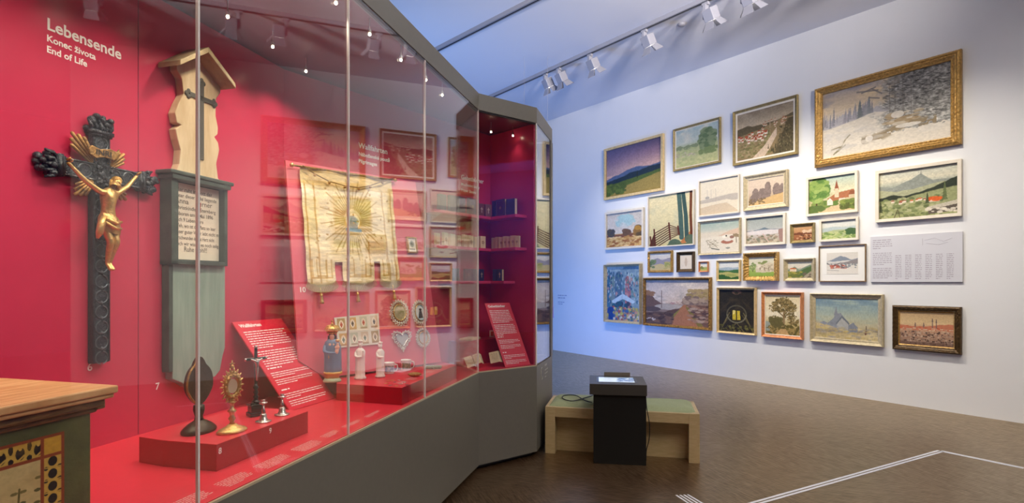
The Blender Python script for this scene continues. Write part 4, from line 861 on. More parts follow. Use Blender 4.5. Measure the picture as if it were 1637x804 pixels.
# raised tracery on the beams
M_trac=tint('worn_grey_tracery',(120,132,140),.35,metal=.4)
mb=MB()
z=-.87
k=0
while z<.16:
    if not(-.08<z<.08):
        for sgn in(-1,1):
            pts=[(sgn*.03*math.cos(t),-.037,z+.03*math.sin(t)) for t in np.linspace(-1.4,1.4,7)]
            mb.tube(pts,.0028,5)
        mb.ball((0,-.037,z+.045),.008,(1,.6,1),6,4)
    z+=.072
for x in np.arange(-.15,.2,.072):
    if abs(x)>.05:
        for sgn in(-1,1): mb.tube([(x+.03*math.sin(t),-.037,sgn*.03*math.cos(t)) for t in np.linspace(-1.4,1.4,7)],.003,5)
mb.build('tracery',mat('dark_grey_tracery',RGB(96,104,110),.3,metal=.5),cru)
mb=MB()
for x_ in(-.036,.036): mb.tube([(x_,-.037,-.89),(x_,-.037,.17)],.005,5)
for z_ in(-.036,.036): mb.tube([(-.17,-.037,z_),(.2,-.037,z_)],.005,5)
mb.build('edge_moulding',M_black,cru)
rnd=random.Random(4)
for nm,cx_,cz_,dx,dz in(('arm_finial',-.188,0,-1,0),('arm_finial',.215,0,1,0),('top_finial',0,.19,0,1)):
    mb=MB()
    if dz: mb.box((cx_,-.022,cz_),(.105,.055,.018)); mb.box((cx_,-.022,cz_-.014),(.092,.048,.012))
    else: mb.box((cx_,-.022,cz_),(.018,.055,.1)); mb.box((cx_-dx*.013,-.022,cz_),(.012,.048,.088))
    for i in range(26):
        t=rnd.uniform(0,.07); s_=rnd.uniform(-1,1)*(.048 if t<.055 else .03)
        x=cx_+dx*(.012+t)+(s_ if dz else 0); z=cz_+dz*(.012+t)+(s_ if dx else 0)
        mb.ball((x,-.022+rnd.uniform(-.018,.015),z),rnd.uniform(.010,.018),(1.1,1,1),7,5)
    for i in range(5):
        s_=(i-2)*.02; p0=(cx_+(s_ if dz else 0),-.02,cz_+(s_ if dx else 0)); p1=(cx_+dx*.058+(s_*1.5 if dz else 0),-.03,cz_+dz*.055+(s_*1.5 if dx else 0))
        mb.tube([p0,((p0[0]+p1[0])/2,-.038,(p0[2]+p1[2])/2),p1],[.008,.01,.005],6)
    mb.build(nm,M_black,cru,True)
mb=MB() # carved centre
for i in range(30): a_=rnd.uniform(0,2*PI); q=rnd.uniform(0,.055); mb.ball((q*math.cos(a_),-.04,q*math.sin(a_)-.005),rnd.uniform(.008,.013),(1,.6,1),6,4)
mb.build('centre_rosette',M_black,cru,True)
# rays
mb=MB()
for base in(PI*.72,PI*.25,PI*1.25,-PI*.22):
    for k in range(5):
        a_=base+(k-2)*.11; L=(.205-.018*abs(k-2)) if base<PI and base>PI*.5 else .165-.015*abs(k-2)
        p0=(.06*math.cos(a_),-.036,.06*math.sin(a_)); p1=(L*math.cos(a_),-.03,L*math.sin(a_)); mb.tube([p0,p1,(p1[0]*1.03,-.03,p1[2]*1.03)],[.004,.0085,.003],6)
mb.build('gilt_rays',M_goldd,cru,True)
sc=MB(); sc.plate([(-.07,.075),(-.075,.1),(-.06,.118),(-.02,.108),(.03,.12),(.06,.112),(.075,.13),(.07,.085),(.045,.07),(0,.075),(-.04,.062)],-.058,-.045); sc.build('scroll',M_goldd,cru,bevel=.003)
mb=MB(); put_map(mb,'INRI',.036,lambda a,b:(-.045+a*1.15,-.0595,.079+b+a*.03),.001); mb.build('scroll_lettering',tint('dark_lettering',(40,34,26),.5),cru)
# Christ figure (front of cross is y=-.035); arms spread up
G=M_goldb
def corpus():
    y=-.075
    vs=[(0.005,y,-.255)];es=[];rs=[(.036,.026)]
    def add(p,prev,r): vs.append(p); es.append((prev,len(vs)-1)); rs.append(r if isinstance(r,tuple) else (r,r)); return len(vs)-1
    b=add((-.004,y-.004,-.205),0,(.029,.023)); c=add((-.004,y-.008,-.155),b,(.036,.026)); d=add((.004,y-.002,-.11),c,(.033,.022))
    nk=add((.012,y-.006,-.082),d,.014); h1=add((.026,y-.018,-.062),nk,(.019,.020)); h2=add((.032,y-.022,-.040),h1,(.020,.021)); h3=add((.034,y-.02,-.024),h2,.013)
    for sx,hx,hz in((-1,-.186,.018),(1,.176,.020)):
        s_=add((sx*.043,y,-.108),d,.0155); e=add(((sx*.043+hx)/2,y+.006,(-.108+hz)/2-.012),s_,.0125)
        w_=add((hx*.93,y+.014,hz-.012),e,.0085); add((hx,y+.016,hz+.002),w_,.011)
    for sx in(-1,1):
        hp=add((sx*.020,y-.004,-.285),0,.024); kn=add((sx*.016+.012,y-.022,-.375),hp,.0175); cf=add((sx*.010+.010,y-.006,-.425),kn,.0155); an=add((sx*.007+.006,y+.004,-.49),cf,.0088); add((sx*.006+.008,y-.02,-.528),an,.0105)
    return vs,es,rs
vs,es,rs=corpus(); skin('corpus',vs,es,rs,G,cru)
# hands: five fingers each
mb=MB()
for sx,hx,hz in((-1,-.186,.018),(1,.176,.020)):
    for k in range(4):
        a_=math.radians(58+k*16) if sx>0 else math.radians(122-k*16); L=[.014,.018,.017,.013][k]
        p=(hx+(k-1.5)*.005*sx,-.064,hz+.008); m_=(p[0]+math.cos(a_)*L*.6,-.073,p[2]+math.sin(a_)*L*.6); e=(p[0]+math.cos(a_)*L,-.082,p[2]+math.sin(a_)*L*.8)
        mb.tube([p,m_,e],[.0034,.0032,.0024],6)
    mb.tube([(hx-sx*.006,-.064,hz),(hx-sx*.012,-.074,hz+.006),(hx-sx*.01,-.082,hz+.012)],[.0036,.0034,.0026],6)
mb.build('fingers',G,cru,True)
# loincloth
mb=MB(); rings=[(-.232,.040,.030),(-.25,.046,.036),(-.275,.050,.038),(-.305,.050,.038),(-.33,.046,.034)]
k0=0
for i,(z,rx,ry) in enumerate(rings):
    for j in range(28):
        a_=2*PI*j/28; w_=1+.07*math.sin(j*2.9+i*1.2); mb.v.append((.004+rx*w_*math.cos(a_),-.078+ry*w_*math.sin(a_),z-.012*math.cos(a_)))
for i in range(len(rings)-1):
    for j in range(28): a=i*28+j; b=i*28+(j+1)%28; mb.f.append((a,b,b+28,a+28))
mb.tube([(-.042,-.1,-.245),(-.058,-.105,-.28),(-.064,-.1,-.33),(-.07,-.095,-.36)],[.012,.017,.016,.006],8); mb.tube([(-.04,-.112,-.25),(0,-.122,-.275),(.045,-.105,-.262)],[.009,.012,.008],8); mb.tube([(-.045,-.112,-.27),(-.005,-.122,-.3),(.04,-.11,-.3)],[.007,.01,.007],8)
mb.build('loincloth',G,cru,True)
# hair, beard, face, crown
mb=MB(); H=(.031,-.098,-.045)
mb.ball((H[0]+.003,H[1]+.009,H[2]+.008),.024,(1,1,1.05),12,8)
for k in range(7): a_=-.9+k*.3; mb.tube([(H[0]+.019*math.sin(a_*1.4)-.004,H[1]+.012,H[2]+.01),(H[0]+.026*math.sin(a_*1.3),H[1]+.016,H[2]-.016),(H[0]+.024*math.sin(a_*1.3)-.004,H[1]+.014,H[2]-.04)],[.007,.007,.003],6)
mb.build('hair',mat('antique_gold_hair',RGB(190,148,74),.4,.8,var=.3,vs=90,bump=.7,bs=200),cru,True)
mb=MB(); mb.tube([(H[0]-.002,H[1]-.014,H[2]-.002),(H[0]-.003,H[1]-.022,H[2]-.010)],[.003,.004],6); mb.ball((H[0]-.003,H[1]-.013,H[2]-.022),.009,(1,.8,1.2)); 
for s_ in(-1,1): mb.ball((H[0]-.002+s_*.008,H[1]-.014,H[2]+.001),.003); 
mb.tube([(H[0]-.007,H[1]-.02,H[2]-.015),(H[0]+.003,H[1]-.02,H[2]-.015)],.0016,5); mb.build('face_features',G,cru,True)
for ob in cru.children:
    if ob.name.split('.')[0] in('corpus','fingers','loincloth','hair','face_features'): ob.scale=(.93,1,.87)
# ------------------------------------------------------------------ grave marker no. 7
og=V(*P0,0)+nA*.07
gc=hit(316,400,og,nA)
gm=empty('grave_marker',(0,0,0),0,'tall painted wooden grave marker with roofed top, inscription box and teal lower board','grave marker'); gorg=V(gc.x,gc.y,1.05)-nA*.068; basis(gm,gorg,uA,(0,0,1))
def gl_(px,py,d=.05):
    p=hit(px,py,gorg+nA*d,nA)-gorg; return (p.dot(uA),p.z)
M_cream=mat('worn_cream_paint',RGB(216,196,158),.6,c2=RGB(190,164,122),vs=5,stretch=(3,3,.6),bump=.15,bs=30)
M_teal=mat('worn_teal_paint',RGB(150,176,160),.55,c2=RGB(128,156,140),vs=5,stretch=(4,4,.5),bump=.15,bs=40)
M_dgreen=mat('dark_green_grey_paint',RGB(72,86,76),.5,c2=RGB(50,60,52),vs=12,bump=.15)
# upper board outline from the photograph
L_=[(283,96),(283,112),(291,125),(294,150),(286,165),(280,180),(283,196),(290,200),(281,206),(284,222),(289,240),(287,262),(279,281)]
Rr=[(352,135),(353,148),(346,158),(345,185),(349,205),(348,215),(343,219),(349,228),(351,240),(346,262),(349,285),(358,297)]
def smooth(p):
    out=[]
    for i in range(len(p)-1):
        out.append(p[i]); out.append(((p[i][0]+p[i+1][0])/2,(p[i][1]+p[i+1][1])/2))
    return out+[p[-1]]
lp_=[gl_(*p) for p in L_]; rp_=[gl_(*p) for p in Rr]
ap=gl_(325,88)
MB().plate(lp_[::-1]+[ap]+rp_,-.05,0).build('upper_board',M_cream,gm,bevel=.004)
# roof: two planks meeting at the apex, protruding forward
a0=gl_(322,80,.1); e0=gl_(279,100,.1); e1=gl_(366,137,.1)
mb=MB(); ax,az=a0[0],a0[1]
for ex,ez in((e0[0]-.01,e0[1]+.0),(e1[0],e1[1])):
    mb2=MB(); mb2.plate([(ax,az-.02),(ax,az+.012),(ex,ez+.006),(ex,ez-.022)],-.15,.0); mb2.build('roof_board',mat('grey_brown_roof_wood',RGB(186,166,124),.6,c2=RGB(140,124,92),vs=8,bump=.2),gm,bevel=.003)
# black iron cross on the upper board
mb=MB(); c0=gl_(322,163); 
def gx(px,py): a=gl_(px,py,.052); return (a[0],-.054,a[1])
t_,b_=gx(321,132),gx(321,255); l_,r_=gx(303,148),gx(339,166)
cx_=c0[0]; mb.box((cx_,-.053,(t_[2]+b_[2])/2),(.026,.006,t_[2]-b_[2])); zc_=(l_[2]+r_[2])/2; mb.box((cx_,-.053,zc_),(.17,.006,.026))
for dx,dz in((-.09,0),(.09,0),(0,None)):
    z_=t_[2] if dz is None else zc_
    x_=cx_+(dx or 0)
    for q in range(3):
        a_=(PI/2 if dz is None else (PI if dx<0 else 0))+(q-1)*PI/2
        mb.ball((x_+.014*math.cos(a_),-.053,z_+.014*math.sin(a_)),.014,(1,.3,1),8,5)
mb.build('painted_cross',tint('faded_black_paint',(78,76,66),.6),gm)
# inscription box
bx0=gl_(272,300,.07)[0]; bx1=gl_(362,300,.07)[0]; bz0=gl_(318,424,.07)[1]; bz1=gl_(318,288,.07)[1]; bw=bx1-bx0
mb=MB(); mb.box((bx0+.022,-.04,(bz0+bz1)/2),(.044,.08,bz1-bz0)); mb.box((bx1-.012,-.04,(bz0+bz1)/2),(.024,.08,bz1-bz0)); mb.box(((bx0+bx1)/2,-.04,bz0+.012),(bw,.08,.024)); mb.box(((bx0+bx1)/2,-.025,(bz0+bz1)/2),(bw-.02,.02,bz1-bz0-.02))
mb.build('inscription_box',M_dgreen,gm,bevel=.003)
mb=MB(); mb.box(((bx0+bx1)/2,-.05,bz1+.012),(bw+.05,.11,.022)); mb.box(((bx0+bx1)/2,-.048,bz1-.012),(bw+.02,.1,.026)); mb.build('box_cornice',M_dgreen,gm,bevel=.006)
shx0,shx1=bx0+.046,bx1-.026; MB().box(((shx0+shx1)/2,-.037,(bz0+bz1)/2),(shx1-shx0,.004,bz1-bz0-.06)).build('inscription_sheet',mat('aged_white_sheet',RGB(222,212,190),.7,var=.06,vs=10),gm)
mb=MB(); sw=shx1-shx0; zt_=bz1-.075; M_ink=tint('brown_ink',(92,80,66),.7)
for i,(s_,k) in enumerate((('Hier ruht in Gott die',.8),('unter dieser Tafel liegende',.9),('Anna Lerner',.8),('Christkindlein Sternberg',.88),('geboren am 3 Mai 1896',.82),('nach 9 Leben Jahre',.6),('Weh, wo ist die Platz so leer',.88),('unser guter Vater lebt nicht m.',.95),('verschwunden ist das Herz nicht',.85),('doch wir wissen es noch selig',.95),('Ruhe wohl!!',.5))):
    put_text(mb,s_,.03,shx0+sw*(.04 if i!=10 else .24),zt_-i*.0405,-.0395,.0002,width=None)
    # squeeze the line to the sheet
vv=np.array(mb.v); 
mb.build('inscription',M_ink,gm) if False else None
ins=MB()
for i,(s_,k) in enumerate((('Hier ruht in Gott der',.8),('unter dieser Tafel liegende',.9),('Anna    Lerner',.8),('Christkindlein Sternberg',.88),('geboren am 3 Mai 1896',.82),('nach 9 Leben Jahre',.6),('Weh, wo ist die Platz so leer',.88),('unser guter Vater lebt nicht m',.95),('verschwunden ist das Herz nicht',.85),('doch wir wissen es noch selig',.95),('Ruhe wohl!!',.5))):
    vs_,fs_=textmesh(s_,.03 if i not in(2,10) else .04,.0003); mw=max(v[0] for v in vs_); kk=sw*k/mw
    x_=shx0+sw*(.04 if i!=10 else .22); z_=zt_-i*(bz1-bz0-.11)/11.2
    ins.add([(x_+v[0]*kk,-.0396,z_+v[1]) for v in vs_],fs_)
ins.build('inscription',M_ink,gm)
mb=MB(); xm=shx0+sw*.54; mb.plate([(xm-.012,zt_-.05),(xm+.014,zt_-.045),(xm+.01,zt_-.1),(xm-.002,zt_-.13),(xm-.012,zt_-.09)],-.0405,-.039); mb.plate([(xm-.008,zt_-.13),(xm+.006,zt_-.13),(xm+.002,zt_-.165),(xm-.006,zt_-.16)],-.0405,-.039); mb.build('red_ornament',tint('red_ink',(176,84,56),.7),gm)
# teal lower board with a worn foot
lx0=gl_(276,500)[0]; lx1=gl_(360,500)[0]; pts=[(lx0,bz0+.01),(lx1,bz0+.01),(lx1,gl_(360,555)[1])]
for px,py in((356,570),(352,592),(344,602),(338,604),(330,608),(322,612),(310,618),(300,619),(290,612),(278,606)): pts.append(gl_(px,py))
pts[-1]=(lx0,pts[-1][1])
MB().plate(pts,-.05,0).build('lower_board',M_teal,gm,bevel=.004)
MB().box((lx0-.014,-.03,(bz0+pts[-1][1])/2+.02),(.026,.05,bz0-pts[-1][1]-.04)).build('side_batten',M_dgreen,gm,bevel=.004)
# ------------------------------------------------------------------ painted chest
ch0=V(Ax(1.742,-1.652),1.742,0)    # right front corner of the lid
ZB=ZP+.003; ZL=1.327
ch=empty('painted_chest',(0,0,0),0,'old wooden chest with pale plank lid and floral painted green front','chest'); basis(ch,V(ch0.x,ch0.y,ZB),uA,(0,0,1))
Lc=1.25; Dc=.56; hl=ZL-ZB
M_chest=mat('olive_green_chest_paint',RGB(98,102,56),.5,c2=RGB(78,84,46),vs=9,bump=.15,bs=60)
M_plank=mat('scrubbed_pine_lid',RGB(232,188,132),.45,c2=RGB(196,138,84),vs=5,stretch=(1,14,1),bump=.15,bs=30)
M_mould=mat('worn_brown_moulding',RGB(150,112,60),.5,c2=RGB(84,56,32),vs=14,stretch=(1,6,6),bump=.3)
MB().box((-Lc/2,Dc/2+.025,(hl-.075)/2+.001),(Lc-.1,Dc-.05,hl-.077)).build('body',M_chest,ch,bevel=.004)
# lid with moulded edge
prof=[(0,.0),(-.0,.0)]
mb=MB(); mb.box((-Lc/2,Dc/2-.0,hl-.012),(Lc,Dc,.024)); mb.box((-Lc/2,Dc/2,hl-.031),(Lc-.016,Dc-.014,.014)); mb.build('lid',M_plank,ch,bevel=.005)
mb=MB(); mb.box((-Lc/2,Dc/2+.012,hl-.050),(Lc-.05,Dc-.02,.024)); mb.box((-Lc/2,Dc/2+.02,hl-.070),(Lc-.075,Dc-.035,.018)); mb.build('lid_moulding',M_mould,ch,bevel=.006)
MB().box((-.035,Dc/2,hl-.055),(.03,Dc*.9,.03)).build('end_cleat',M_mould,ch,bevel=.004)
# painted panel
def p_chest(w,h):
    c=Cv(w,h,(206,186,128),41); r=(146,70,42); W0,H0=.5,.40
    X=lambda m:1-m/W0; Y=lambda m:m/H0
    c.clouds((186,160,104),4,.5,3)
    # flowers and leaves on the cream field
    for k in range(9):
        x=X(.075+.05*k+.01*(k%3)); x1=x+c.r.uniform(-.05,.05); c.line(x,1,x1,Y(.10+.03*(k%3)),.006,(104,96,52))
        for q in range(9):
            t=q/9; px=x+(x1-x)*t; py=1-(1-Y(.09+.03*(k%3)))*t
            for sg in(-1,1): c.ell(px+sg*.022,py-.03,.019,.012,[(96,96,52),(84,86,48),(120,112,62)][q%3],.9)
        c.ell(x,Y(.27+.05*(k%2)),.05,.055,(168,84,54),1,.6); c.ell(x+.02,Y(.20),.025,.03,(178,104,70),1,.5)
    bd=.060
    c.mix((c.v<Y(bd))*1.,(206,170,78)); c.mix((c.u>X(bd))*1.,(206,170,78))
    for k in range(12):
        m=.07+k*.046; x=X(m)
        c.ell(x,Y(.034),.024,.045,(38,36,38)); c.ell(x,Y(.014),.012,.03,(206,170,78)); c.ell(x+.046,Y(.018),.012,.035,(60,50,34)); c.ell(x+.046,Y(.05),.014,.02,(38,36,38)); c.line(x-.02,Y(.055),x+.02,Y(.04),.006,(206,170,78))
    for k in range(11):
        m=.062+k*.036; y=Y(m+.016)
        c.ell(X(.032),y,.026,.036,(38,36,38)); c.ell(X(.012),y,.012,.022,(206,170,78)); c.ell(X(.012),y+.045,.016,.012,(60,50,34)); c.ell(X(.05),y+.045,.012,.014,(38,36,38)); c.line(X(.055),y+.04,X(.01),y+.05,.004,(206,170,78))
    c.poly([(X(bd),0),(1,0),(1,Y(bd)),(X(bd),Y(bd))],(206,160,58)); c.clouds((190,140,50),8,.55,2,Y(bd))
    for a in((0,Y(.004),1,Y(.004)),(0,Y(bd),1,Y(bd)),(X(bd),0,X(bd),1),(X(.004),0,X(.004),1)): c.line(*a,.011,r)
    return c.brush(.06,50)
canvas_mesh('painted_panel',p_chest(300,240),.50,.40,paintmat('chest_painting',.5,.15),ch,-.63,hl-.515,.0485)
# ------------------------------------------------------------------ small devotional things on the red floor
def at(px,py,z): return hitz(px,py,z)
ZR2=ZR+.003
# dark oval reliquary stand
p=at(318,690,ZR2); rl=empty('reliquary',(p.x,p.y,ZR2),math.atan2(uA.y,uA.x),'dark bronze oval reliquary on a domed foot, left end of the low red riser','reliquary')
M_br=mat('dark_bronze',RGB(74,62,50),.35,.5,var=.25,vs=14,bump=.15)
MB().lathe([(.078,0),(.082,.006),(.08,.014),(.07,.024),(.055,.036),(.038,.046),(.024,.053),(.019,.06)],n=28,sx=1,sy=.75).build('foot',M_br,rl,True)
MB().lathe([(.019,.058),(.016,.07),(.021,.085),(.024,.1),(.022,.12)],n=20).build('stem',M_br,rl,True)
ov=[]
for i in range(40):
    t=2*PI*i/40; x=.074*math.sin(t); z=.215+.095*math.cos(t)
    if math.cos(t)<-.2: x*=.5+.5*min(1,(1+math.cos(t))/.8)**.5
    if math.cos(t)>.9: z+=.028*((math.cos(t)-.9)/.1)
    ov.append((x,z))
MB().plate(ov,-.012,.012).build('oval_back',M_br,rl,bevel=.006)
MB().tube([(x,-.010,z) for x,z in ov[22:39]],.005,6).build('gilt_edge',M_goldd,rl,True)
# monstrance
p=at(371,690,ZR2); mo=empty('monstrance',(p.x,p.y,ZR2),math.atan2(uA.y,uA.x)-.25,'small gilded sunburst monstrance on an oval foot beside the bronze reliquary','monstrance')
mb=MB(); mb.lathe([(.066,0),(.068,.006),(.06,.014),(.045,.02),(.03,.026),(.018,.036)],n=24,sx=1,sy=.75); mb.build('foot',M_goldb,mo,True)
MB().lathe([(.014,.034),(.008,.045),(.016,.06),(.009,.072),(.012,.085),(.02,.094),(.009,.104),(.008,.125),(.02,.135)],n=16).build('stem',M_goldb,mo,True)
mb=MB(); cz=.205
for i in range(36):
    a_=2*PI*i/36; L=1.0 if i%2 else .84; x,z=math.sin(a_),math.cos(a_)
    mb.tube([(.03*x,0,cz+.042*z),(.052*x*L,0,cz+.074*z*L),(.058*x*L,0,cz+.083*z*L)],[.003,.0045,.0015],5)
mb.build('sunburst',M_goldb,mo,True)
mb=MB(); mb.tube([(.032*math.sin(2*PI*i/24),-.004,cz+.046*math.cos(2*PI*i/24)) for i in range(25)],.009,7); 
for i in range(16): a_=2*PI*i/16; mb.ball((.036*math.sin(a_),-.01,cz+.05*math.cos(a_)),.006,(1,1,1),6,4)
mb.tube([(0,0,cz+.08),(0,0,cz+.115)],.003,5); mb.tube([(-.012,0,cz+.1),(.012,0,cz+.1)],.003,5); mb.ball((0,0,cz+.086),.01)
mb.build('wreath_frame',M_gold,mo,True)
MB().lathe([(.024,-.004),(.024,.004)],n=16).build('window_disc',tint('milky_glass_disc',(206,190,160),.2),mo)
for ob in list(mo.children):
    if ob.name.startswith('window_disc'): ob.location=(0,0,cz); ob.rotation_euler=(PI/2,0,0); ob.scale=(1,1.35,1)
# black standing crucifix
p=at(409,664,ZR2); bc=empty('standing_crucifix',(p.x,p.y,ZR2),math.atan2(uA.y,uA.x)-.5,'black turned wooden standing crucifix with small silver figure','crucifix')
M_blk=tint('polished_black_wood',(26,24,26),.2,coat=.5)
mb=MB(); mb.box((0,0,.01),(.075,.06,.018)); mb.box((0,0,.035),(.062,.05,.034)); mb.box((0,0,.056),(.074,.058,.008)); mb.build('base_block',M_blk,bc,bevel=.002)
MB().lathe([(.02,.06),(.024,.066),(.014,.075),(.010,.085),(.015,.095),(.008,.105),(.013,.118),(.008,.13),(.014,.142),(.009,.15),(.007,.16)],n=18).build('turned_stem',M_blk,bc,True)
mb=MB(); mb.box((0,0,.25),(.014,.01,.185)); mb.box((0,0,.285),(.095,.01,.014)); mb.build('cross',M_blk,bc,bevel=.002)
mb=MB(); mb.ball((-.05,0,.285),.008); mb.ball((.05,0,.285),.008); mb.ball((0,0,.346),.008); mb.build('end_knobs',M_silver,bc,True)
vs=[(0,-.014,.235),(0,-.015,.262),(0,-.014,.272),(.002,-.018,.285),(-.03,-.01,.287),(.03,-.01,.287),(0,-.014,.205),(0,-.01,.175)]
skin('figure',vs,[(0,1),(1,2),(2,3),(2,4),(2,5),(0,6),(6,7)],[.008,.009,.006,.007,.003,.003,.006,.004],M_silver,bc)
# silver candlesticks
for i,(px,py,lab) in enumerate(((421,674,'small silver candlestick, the nearer of the two beside the black crucifix'),(451,663,'small silver candlestick, the farther one on the right end of the low red riser'))):
    p=at(px,py,ZR2); cs=empty('candlestick',(p.x,p.y,ZR2),.3*i,lab,'candlestick','silver candlesticks on the low riser')
    MB().lathe([(.036,0),(.037,.004),(.028,.006),(.02,.008),(.02,.014),(.016,.018),(.015,.034),(.010,.04)],n=20).build('foot',M_silver,cs,True)
    MB().lathe([(.010,.038),(.006,.045),(.010,.055),(.006,.062),(.005,.085)],n=16).build('stem',M_silver,cs,True)
    MB().lathe([(.005,.083),(.018,.088),(.02,.093),(.009,.095),(.009,.102),(.012,.105)],n=16).build('socket',M_silver,cs,True)
# madonna
p=at(531,610,ZR2); 
ma=empty('madonna_statue',(p.x,p.y,ZR2),.25,'painted madonna statuette in blue cloak with a large gold crown','statue')
def robe(rings,n=28,fold=.06,seed=0):
    mb=MB(); rnd=random.Random(seed); ph=[rnd.uniform(0,6) for _ in range(4)]
    for i,(z,rx,ry,cx_,cy_) in enumerate(rings):
        for j in range(n):
            a_=2*PI*j/n; w_=1+fold*math.sin(j*7*2*PI/n+ph[0])*(1-i/len(rings))+fold*.5*math.sin(j*11*2*PI/n+ph[1]+i*.3)
            mb.v.append((cx_+rx*w_*math.cos(a_),cy_+ry*w_*math.sin(a_),z))
    for i in range(len(rings)-1):
        for j in range(n): a=i*n+j; b=i*n+(j+1)%n; mb.f.append((a,b,b+n,a+n))
    mb.f.append(tuple(range(n))[::-1]); e=(len(rings)-1)*n; mb.f.append(tuple(range(e,e+n))); return mb
S=1.0
M_sk=tint('painted_flesh',(222,170,140),.4)
MB().lathe([(.058,0),(.06,.01),(.05,.022),(.044,.026)],n=20,sy=.85).build('base',tint('green_grey_plaster',(170,186,150),.5),ma,True)
robe([(.026,.046,.036,0,0),(.06,.046,.036,0,0),(.13,.044,.034,.0,0),(.2,.046,.036,0,0),(.245,.044,.032,.0,0),(.265,.026,.022,0,0)],fold=.05).build('gown',tint('ochre_gown_paint',(206,160,70),.4),ma,True)
mb=robe([(.055,.056,.046,.004,.008),(.1,.055,.046,.004,.008),(.17,.055,.045,.004,.008),(.235,.057,.044,.0,.004),(.268,.046,.034,0,.002),(.288,.024,.022,0,0)],fold=.05,seed=2)
mb.build('cloak',tint('slate_blue_cloak_paint',(92,110,142),.4),ma,True)
robe([(.05,.060,.05,.004,.008),(.068,.058,.048,.004,.008)],fold=.05,seed=2).build('cloak_hem',tint('gold_hem_paint',(214,170,80),.4),ma,True)
vs=[(0,-.03,.235),(0,-.02,.262),(0,-.012,.28),(0,-.014,.296),(0,-.016,.312),(0,-.014,.322)]
skin('head',vs,[(0,1),(1,2),(2,3),(3,4),(4,5)],[(.03,.014),(.03,.014),.011,.017,.018,.012],M_sk,ma)
mb=MB(); mb.ball((0,-.004,.308),.023,(1,1,1.1)); mb.tube([(-.02,-.004,.31),(-.023,0,.28),(-.018,.004,.26)],[.008,.008,.004],6); mb.tube([(.02,-.004,.31),(.023,0,.28),(.018,.004,.26)],[.008,.008,.004],6); mb.build('hair',tint('dark_brown_hair_paint',(56,40,32),.5),ma,True)
# child on her arm
vs=[(.035,-.05,.215),(.037,-.05,.238),(.038,-.05,.252),(.038,-.052,.268),(.02,-.062,.235),(.052,-.06,.238),(.03,-.06,.195)]
skin('child',vs,[(0,1),(1,2),(2,3),(1,4),(1,5),(0,6)],[.014,.012,.008,.012,.005,.005,.009],M_sk,ma)
vs=[(-.045,-.01,.25),(-.05,-.035,.21),(-.02,-.058,.2),(.02,-.062,.2),(.03,-.062,.198)]
skin('arm',vs,[(0,1),(1,2),(2,3),(3,4)],[.012,.012,.010,.007,.006],tint('slate_blue_cloak_paint',(92,110,142),.4),ma)
mb=MB()
mb.lathe([(.026,.322),(.03,.328),(.028,.334)],n=20); mb.lathe([(.028,.332),(.042,.345),(.044,.358),(.036,.37),(.018,.378),(.008,.38)],n=20)
for k in range(6):
    a_=2*PI*k/6; mb.tube([(.03*math.cos(a_),.03*math.sin(a_),.335),(.048*math.cos(a_),.048*math.sin(a_),.355),(.03*math.cos(a_),.03*math.sin(a_),.376),(0,0,.384)],.004,6)
mb.ball((0,0,.39),.009); mb.tube([(0,0,.395),(0,0,.415)],.003,5); mb.tube([(-.008,0,.407),(.008,0,.407)],.003,5); mb.build('crown',M_goldb,ma,True)
mb=MB()
for k in range(16): a_=2*PI*k/16; mb.ball((.03*math.cos(a_),.03*math.sin(a_),.328),.005,(1,1,1),6,4)
mb.lathe([(.010,.272),(.015,.282),(.010,.29)],(.038,-.052,0),12); mb.build('crown_beads',M_goldb,ma,True)
# two white statuettes
M_wp=tint('white_bisque',(232,222,212),.35)
def white_statue(px,py,h,label,child,rz):
    p=at(px,py,ZR2); r=empty('white_statuette',(p.x,p.y,ZR2),rz,label,'statue','white bisque statuettes'); k=h/.26
    rings=[(.0,.036,.03),(.012,.038,.031),(.02,.03,.025),(.05,.031,.025),(.1,.029,.024),(.15,.03,.024),(.185,.032,.023),(.2,.022,.018),(.208,.012,.012)]
    robe([(z*k,a*k,b*k,0,0) for z,a,b in rings],fold=.08,seed=int(px)).build('robed_body',M_wp,r,True)
    skin('head',[(0,0,.2*k),(0,-.002*k,.212*k),(0,-.005*k,.226*k),(0,-.005*k,.24*k)],[(0,1),(1,2),(2,3)],[.010*k,.009*k,.0145*k,.011*k],M_wp,r)
    mb=MB(); mb.ball((0,.003*k,.232*k),.017*k,(1,1,1.15)); mb.lathe([(.012*k,.243*k),(.015*k,.25*k),(.017*k,.258*k),(.006*k,.262*k)],n=12); mb.build('veil_and_crown',M_wp,r,True)
    vs=[(-.028*k,0,.185*k),(-.032*k,-.016*k,.155*k),(-.008*k,-.03*k,.15*k),(.012*k,-.032*k,.155*k)]; skin('arm',vs,[(0,1),(1,2),(2,3)],[.009*k,.009*k,.007*k,.006*k],M_wp,r)
    if child:
        vs=[(.02*k,-.024*k,.15*k),(.021*k,-.026*k,.17*k),(.021*k,-.027*k,.182*k),(.021*k,-.028*k,.195*k)]; skin('child',vs,[(0,1),(1,2),(2,3)],[.010*k,.009*k,.006*k,.009*k],M_wp,r)
    mb=MB(); mb.ball((0,-.019*k,.228*k),.003*k); 
    for s_ in(-1,1): mb.ball((s_*.006*k,-.017*k,.232*k),.0022*k)
    mb.build('face_features',M_wp,r,True)
white_statue(576,606,.27,'white bisque madonna statuette holding a child, the taller of the two',True,.2)
white_statue(608,603,.25,'white bisque statuette of a single saint beside the two mugs',False,.7)
